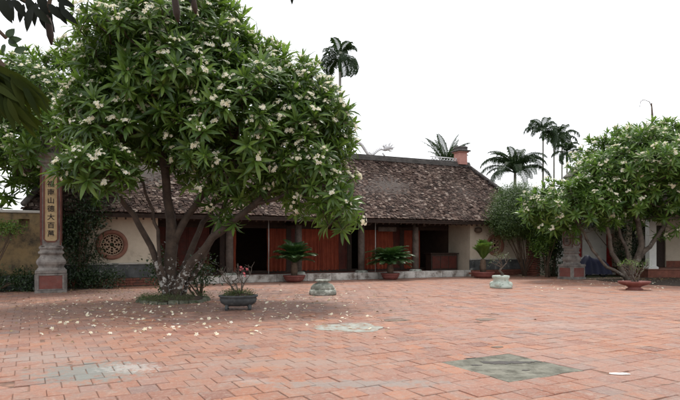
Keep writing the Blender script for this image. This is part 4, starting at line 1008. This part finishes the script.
# right red bonsai tray
x, y = ground(639, 290.5); y += .3
o = empty('bonsai_tray', (x, y, 0), 0); tag(o, 'shrubby bonsai in a low red footed tray before the right-hand tree', 'potted plant')
m_ = MB(); m_.lathe([(.26, 0), (.3, .03), (.2, .08), (.24, .12), (.48, .2), (.54, .26), (.54, .3), (.47, .3), (.45, .26), (.02, .26)], 28, sy=.7); m_.build('tray', M['pot_red'], o)
m_ = MB(); tips = []; R_ = random.Random(3)
for k in range(5): twigs(m_, Vector((.05*k-.1, 0, .26)), Vector((math.cos(k*1.3)*.6, math.sin(k*1.3)*.4, .9)).normalized(), .28, .03, 3, tips, R_, .5, .3)
m_.build('trunk', M['bark'], o); m_ = MB()
for (q_, d) in tips: m_.inst(SPR[R_.randrange(6)], frame((0, 0, 1), R_.random()*6, .5, tuple(q_)))
m_.build('foliage', M['leaf_far'], o, 'stuff')

# planting ring of the big tree
o = empty('planting_ring', (bx+.05, by, 0)); tag(o, 'low mossy stone ring round the foot of the big frangipani', 'tree ring')
N = 22
for k in range(N):
    a0 = 2*math.pi*k/N+.015; a1 = 2*math.pi*(k+1)/N-.015; r0, r1 = .80+random.gauss(0, .01), .96+random.gauss(0, .02); h_ = .075+random.gauss(0, .016); r1 += random.gauss(0, .02); rx_ = 1.05
    prof = [(r0*math.cos(a0), r0*math.sin(a0)), (r1*math.cos(a0), r1*math.sin(a0)), (r1*1.02*math.cos((a0+a1)/2), r1*1.02*math.sin((a0+a1)/2)), (r1*math.cos(a1), r1*math.sin(a1)), (r0*math.cos(a1), r0*math.sin(a1))]
    m_ = MB(); m_.slab(prof, -.02, h_-.015); m_.slab([(x*.985, y*.985) for x, y in prof], h_-.015, h_); m_.build('stone', M['mossy'], o)
m_ = MB(); m_.lathe([(.81, .04), (.7, .1), (.3, .17), (.02, .2)], 30, wob=.06); m_.build('soil', M['soil'], o)
m_ = MB()
for k in range(850):
    a = random.random()*6.28; rr = .97*math.sqrt(random.random())
    if noise.noise((math.cos(a)*rr*2, math.sin(a)*rr*2, 1)) < -.15: continue
    m_.inst(SPR[k % 6], frame((random.gauss(0, .35), random.gauss(0, .35), 1), random.random()*6, random.uniform(.25, .5), (rr*math.cos(a), rr*math.sin(a), .17-.09*rr+.01)))
m_.build('ground_cover', M['grass'], o, 'stuff')

# ------------------------------------------------------------------ tarpaulin over a motorbike, leaning board
x, y = ground(596, 277.5); y += .35
o = empty('covered_motorbike', (x, y, 0), R(12)); tag(o, 'motorbike under a dark blue tarpaulin beside the right pillar', 'motorbike')
m_ = MB(); nx, ny = 26, 14; V = []
for i in range(nx+1):
    for j in range(ny+1):
        u = i/nx*2-1; v = j/ny*2-1; prof = .68+.24*math.exp(-((u+.45)/.25)**2)+.1*math.exp(-((u-.3)/.5)**2)
        edge = max(abs(u)**4, abs(v)**2.2); z = prof*(1-edge)**.5+.16+.04*noise.noise((u*4, v*4, 1)); xx = u*.72*(1+.1*(1-z)); yy = v*.42*(1.15-.3*z)+.05*math.sin(u*14)*(abs(v)**2)
        V.append((xx, yy, z))
m_.add(V, [(i*(ny+1)+j, (i+1)*(ny+1)+j, (i+1)*(ny+1)+j+1, i*(ny+1)+j+1) for i in range(nx) for j in range(ny)], 0, True)
V = []; 
m_.build('tarpaulin', M['tarp'], o)
for wx in (-.5, .58):
    m_ = MB(); m_.tube([(wx+.24*math.cos(t_), 0, .27+.24*math.sin(t_)) for t_ in np.linspace(0, 2*math.pi, 21)], .045, 7, cap=False); wl = m_.build('wheel', M['rubber'], o)
    m_ = MB()
    for k in range(6): m_.tube([(wx, 0, .27), (wx+.22*math.cos(k*1.047), 0, .27+.22*math.sin(k*1.047))], .008, 4)
    m_.build('rim', M['metal'], wl)
m_ = MB(); m_.tube([(.58, 0, .27), (.42, 0, .6)], .03, 6); m_.tube([(-.5, 0, .27), (.3, 0, .35)], .035, 6); m_.build('frame', M['metal'], o)
m_ = MB(); m_.box(-.28, .28, -.015, .015, 0, .95, 0, .006); o2 = m_.build('leaning_board', M['board_white']); tag(o2, 'white board leaning between the right pillar and the blue tarpaulin', 'board')
o2.location = (x-.3, y+.55, .0); o2.rotation_euler = (R(-12), R(0), R(8))

# ------------------------------------------------------------------ foreground tree reaching in at top left
o = empty('overhanging_tree', (-3.6, 3.7, 0)); tag(o, 'dark broad-leaved tree overhanging the top left corner, seen against the sky', 'tree')
def fg(px, py, D=4.0): return Vector(((px-340)/560*D+3.6, D-3.7, 1.5+(246-py)/560*D))
m_ = MB(); m_.tube([(0, 0, 0), (.0, .05, 1.4), (.05, .1, 2.6), (.2, .15, 3.5), (.5, .2, 4.3)], [.2, .17, .15, .11, .07], 10)
m_.tube([(.05, .1, 2.5), (.55, .2, 2.75), tuple(fg(-14, 50)), tuple(fg(-3, 62)), tuple(fg(-22, 95))], [.09, .06, .05, .055, .05], 9)
br = [[(.2, .15, 3.5), (.7, .2, 3.55), tuple(fg(15, -14)), tuple(fg(60, -18)), tuple(fg(110, -26)), tuple(fg(180, -16)), tuple(fg(235, -22)), tuple(fg(300, -14))],
      [tuple(fg(15, -14)), tuple(fg(22, -2)), tuple(fg(35, 8))], [tuple(fg(60, -18)), tuple(fg(50, 0)), tuple(fg(48, 12))], [(.2, .15, 3.4), tuple(fg(-20, 18)), tuple(fg(-4, 28)), tuple(fg(6, 38))]]
for b_ in br: m_.tube(b_, [.035*(1-.08*i) if len(b_) > 4 else .014 for i in range(len(b_))], 6)
m_.build('trunk', M['bark_brown'], o)
def fleaf(px, py, ang, L, W, D=4.0, mt='leaf_silhouette', nm='leaf', tilt=0.4):
    """leaf whose stalk end sits at the given spot; ang = direction in the image plane (deg, 0 right, -90 down)"""
    V, F = leaf_arr(L, W, .35, .15, el=0, n=5); V = V @ np.array(Matrix.Rotation(tilt, 3, 'X')).T
    m_ = MB(); m_.add(V, F, 0, True); q_ = fg(px, py, D)
    Mx = Matrix.Translation(q_) @ Matrix.Rotation(-R(ang), 4, 'Y') @ Matrix.Rotation(R(75), 4, 'X')
    o3 = m_.build(nm, M[mt], o); o3.matrix_basis = Mx
rr = random.Random(4)
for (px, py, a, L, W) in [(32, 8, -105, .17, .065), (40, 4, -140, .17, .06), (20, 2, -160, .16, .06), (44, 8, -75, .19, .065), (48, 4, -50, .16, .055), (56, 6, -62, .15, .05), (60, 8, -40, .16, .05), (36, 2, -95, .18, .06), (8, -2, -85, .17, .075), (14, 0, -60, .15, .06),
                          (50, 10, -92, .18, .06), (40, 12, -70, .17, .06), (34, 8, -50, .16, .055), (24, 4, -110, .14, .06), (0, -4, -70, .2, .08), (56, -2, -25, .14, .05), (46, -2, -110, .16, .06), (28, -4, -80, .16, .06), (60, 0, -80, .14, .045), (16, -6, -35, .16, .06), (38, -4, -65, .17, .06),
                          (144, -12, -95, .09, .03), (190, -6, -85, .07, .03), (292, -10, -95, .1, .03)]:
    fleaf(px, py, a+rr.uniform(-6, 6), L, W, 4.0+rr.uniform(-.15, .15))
for (px, py, a, L, W) in [(7, 38, 55, .09, .06), (8, 40, -35, .09, .05), (8, 41, 10, .1, .055), (5, 44, -110, .08, .04), (14, 52, 20, .1, .05)]: fleaf(px, py, a, L, W, 4.1, 'leaf_dark')
for (x0_, y0_, x1_, y1_, n_) in ((-22, 58, 34, 92, 20), (-30, 70, 22, 112, 18)):
    m_ = MB(); m_.tube([tuple(fg(x0_, y0_, 3.98)), tuple(fg((x0_+x1_)/2+3, (y0_+y1_)/2-4, 3.98)), tuple(fg(x1_, y1_, 3.98))], .007, 5); m_.build('leaf_stalk', M['bark_brown'], o)
    for k in range(n_):
        t_ = k/n_
        for sd_ in (0, 1): fleaf(x0_+(x1_-x0_)*t_, y0_+(y1_-y0_)*t_-3*math.sin(math.pi*t_), (-82 if sd_ else -30)+22*t_*(1 if sd_ else -.6)+rr.uniform(-9, 9), rr.uniform(.22, .34)*(1-.25*t_), rr.uniform(.045, .065), 4.0+rr.uniform(-.12, .12), 'leaf_olive', 'leaflet', rr.uniform(-.5, .6))
for (px, y0, y1, w_) in [(49.5, 14, 45, .026), (176, -8, 22, .028), (194, -6, 14, .024)]:
    m_ = MB(); a = fg(px-2, y0); b_ = fg(px+2, y1); m_.tube([tuple(a), tuple(a.lerp(b_, .3)), tuple(a.lerp(b_, .7)), tuple(b_)], [w_*.35, w_*.9, w_*.95, w_*.25], 9); m_.build('seed_pod', M['wood'], o)

# ------------------------------------------------------------------ fallen blossoms and litter
m_ = [MB() for _ in range(4)]; R_ = random.Random(8)
for k in range(4): flower_arr(m_[k], (0, 0, 0), (R_.gauss(0, .2), R_.gauss(0, .2), 1 if k % 2 else .7), 1.0, R_)
fme = [q_.mesh('fallen_flower', [M['petal'], M['petal_yellow']]) for q_ in m_]
areas = [(100, ((40, 200), (296, 340), (110, 45, 312, 12)), 'white blossom fallen left of the big tree', 'fallen blossoms left of the big tree'),
         (95, ((230, 400), (286, 338), (300, 42, 306, 13)), 'white blossom fallen around the dark basin', 'fallen blossoms around the footed basin'),
         (40, ((130, 260), (300, 345), (185, 35, 325, 8)), 'white blossom fallen before the mossy ring', 'fallen blossoms before the mossy ring'),
         (55, ((525, 678), (279, 292), (615, 50, 285, 3)), 'white blossom fallen by the right-hand tree', 'fallen blossoms by the right-hand tree')]
for (n, (xr, yr, (mx_, sx_, my_, sy_)), lb, gp) in areas:
    c_ = 0
    while c_ < n:
        px, py = R_.gauss(mx_, sx_), R_.gauss(my_, sy_)
        if not (xr[0] < px < xr[1] and yr[0] < py < yr[1]): continue
        x, y = ground(px, py)
        if (x-bx)**2+(y-by)**2 < 1.05 or math.hypot(x+2.45, y-13.2) < .5: continue
        c_ += 1; s_ = R_.uniform(.026, .048)
        band = 'far edge of scatter' if py < my_-sy_*.5 else 'middle of scatter' if py < my_+sy_*.5 else 'near edge of scatter'; side = 'left half' if px < mx_ else 'right half'
        tag(inst('fallen_flower', fme[R_.randrange(4)], None, Matrix.Translation((x, y, .016)) @ Euler((R_.gauss(0, .3), R_.gauss(0, .3), R_.random()*6)).to_matrix().to_4x4() @ Matrix.Scale(s_, 4)), lb+', '+side+' '+band, 'flower', gp+', '+side+', '+band)
m_ = MB()
for k in range(2600):
    u = R_.random()
    if u < .35: x, y = R_.gauss(-5.5, 2.6), R_.gauss(14.5, 2.4)
    elif u < .7: x, y = R_.gauss(14.5, 3.0), R_.gauss(25.2, .8)
    elif u < .85: x, y = R_.gauss(-8.5, 1.5), R_.gauss(18.6, .8)
    else: x, y = R_.gauss(-1, 2.2), R_.gauss(15, 3)
    if y < 6 or hinv(x, y)[1] > -.1: continue
    s_ = R_.uniform(.02, .06); a = R_.random()*6.28; t1 = R_.gauss(0, .25); c, d = math.cos(a)*s_, math.sin(a)*s_
    z = .02; m_.add([(x-c, y-d, z), (x-d*.4, y+c*.4, z+.004+abs(t1)*s_), (x+c, y+d, z+.006), (x+d*.4, y-c*.4, z+.003)], [(0, 1, 2, 3)])
tag(m_.build('leaf_litter', M['litter']), 'small dry brown leaves scattered on the bricks and soil under the trees', 'leaf litter', kind='stuff')
m_ = MB()
for k in range(520):
    u = R_.random()
    if u < .6: x, y = R_.gauss(-4.8, 2.2), R_.gauss(13.6, 1.8)
    elif u < .8: x, y = R_.gauss(-1.2, 1.5), R_.gauss(13.8, 1.5)
    else: x, y = R_.gauss(13, 2.5), R_.gauss(24.0, .9)
    if (x-bx)**2+(y-by)**2 < 1.05: continue
    s_ = R_.uniform(.012, .028); a = R_.random()*6.28; c, d = math.cos(a)*s_, math.sin(a)*s_
    m_.add([(x-c, y-d, .02), (x-d*.6, y+c*.6, .026), (x+c, y+d, .022), (x+d*.6, y-c*.6, .018)], [(0, 1, 2, 3)])
tag(m_.build('petal_litter', M['petal']), 'tiny loose white petals strewn on the bricks between the fallen blossoms', 'petals', kind='stuff')
m_ = MB(); c = ground(620.5, 374); m_.slab(blobpts(c[0], c[1], .11, .05, -.1, 16, .3, 3), .0035, .009); m_.build('paper_scrap', M['paper']); tag(bpy.data.objects['paper_scrap'], 'small white scrap lying alone on the bricks at lower right', 'paper')
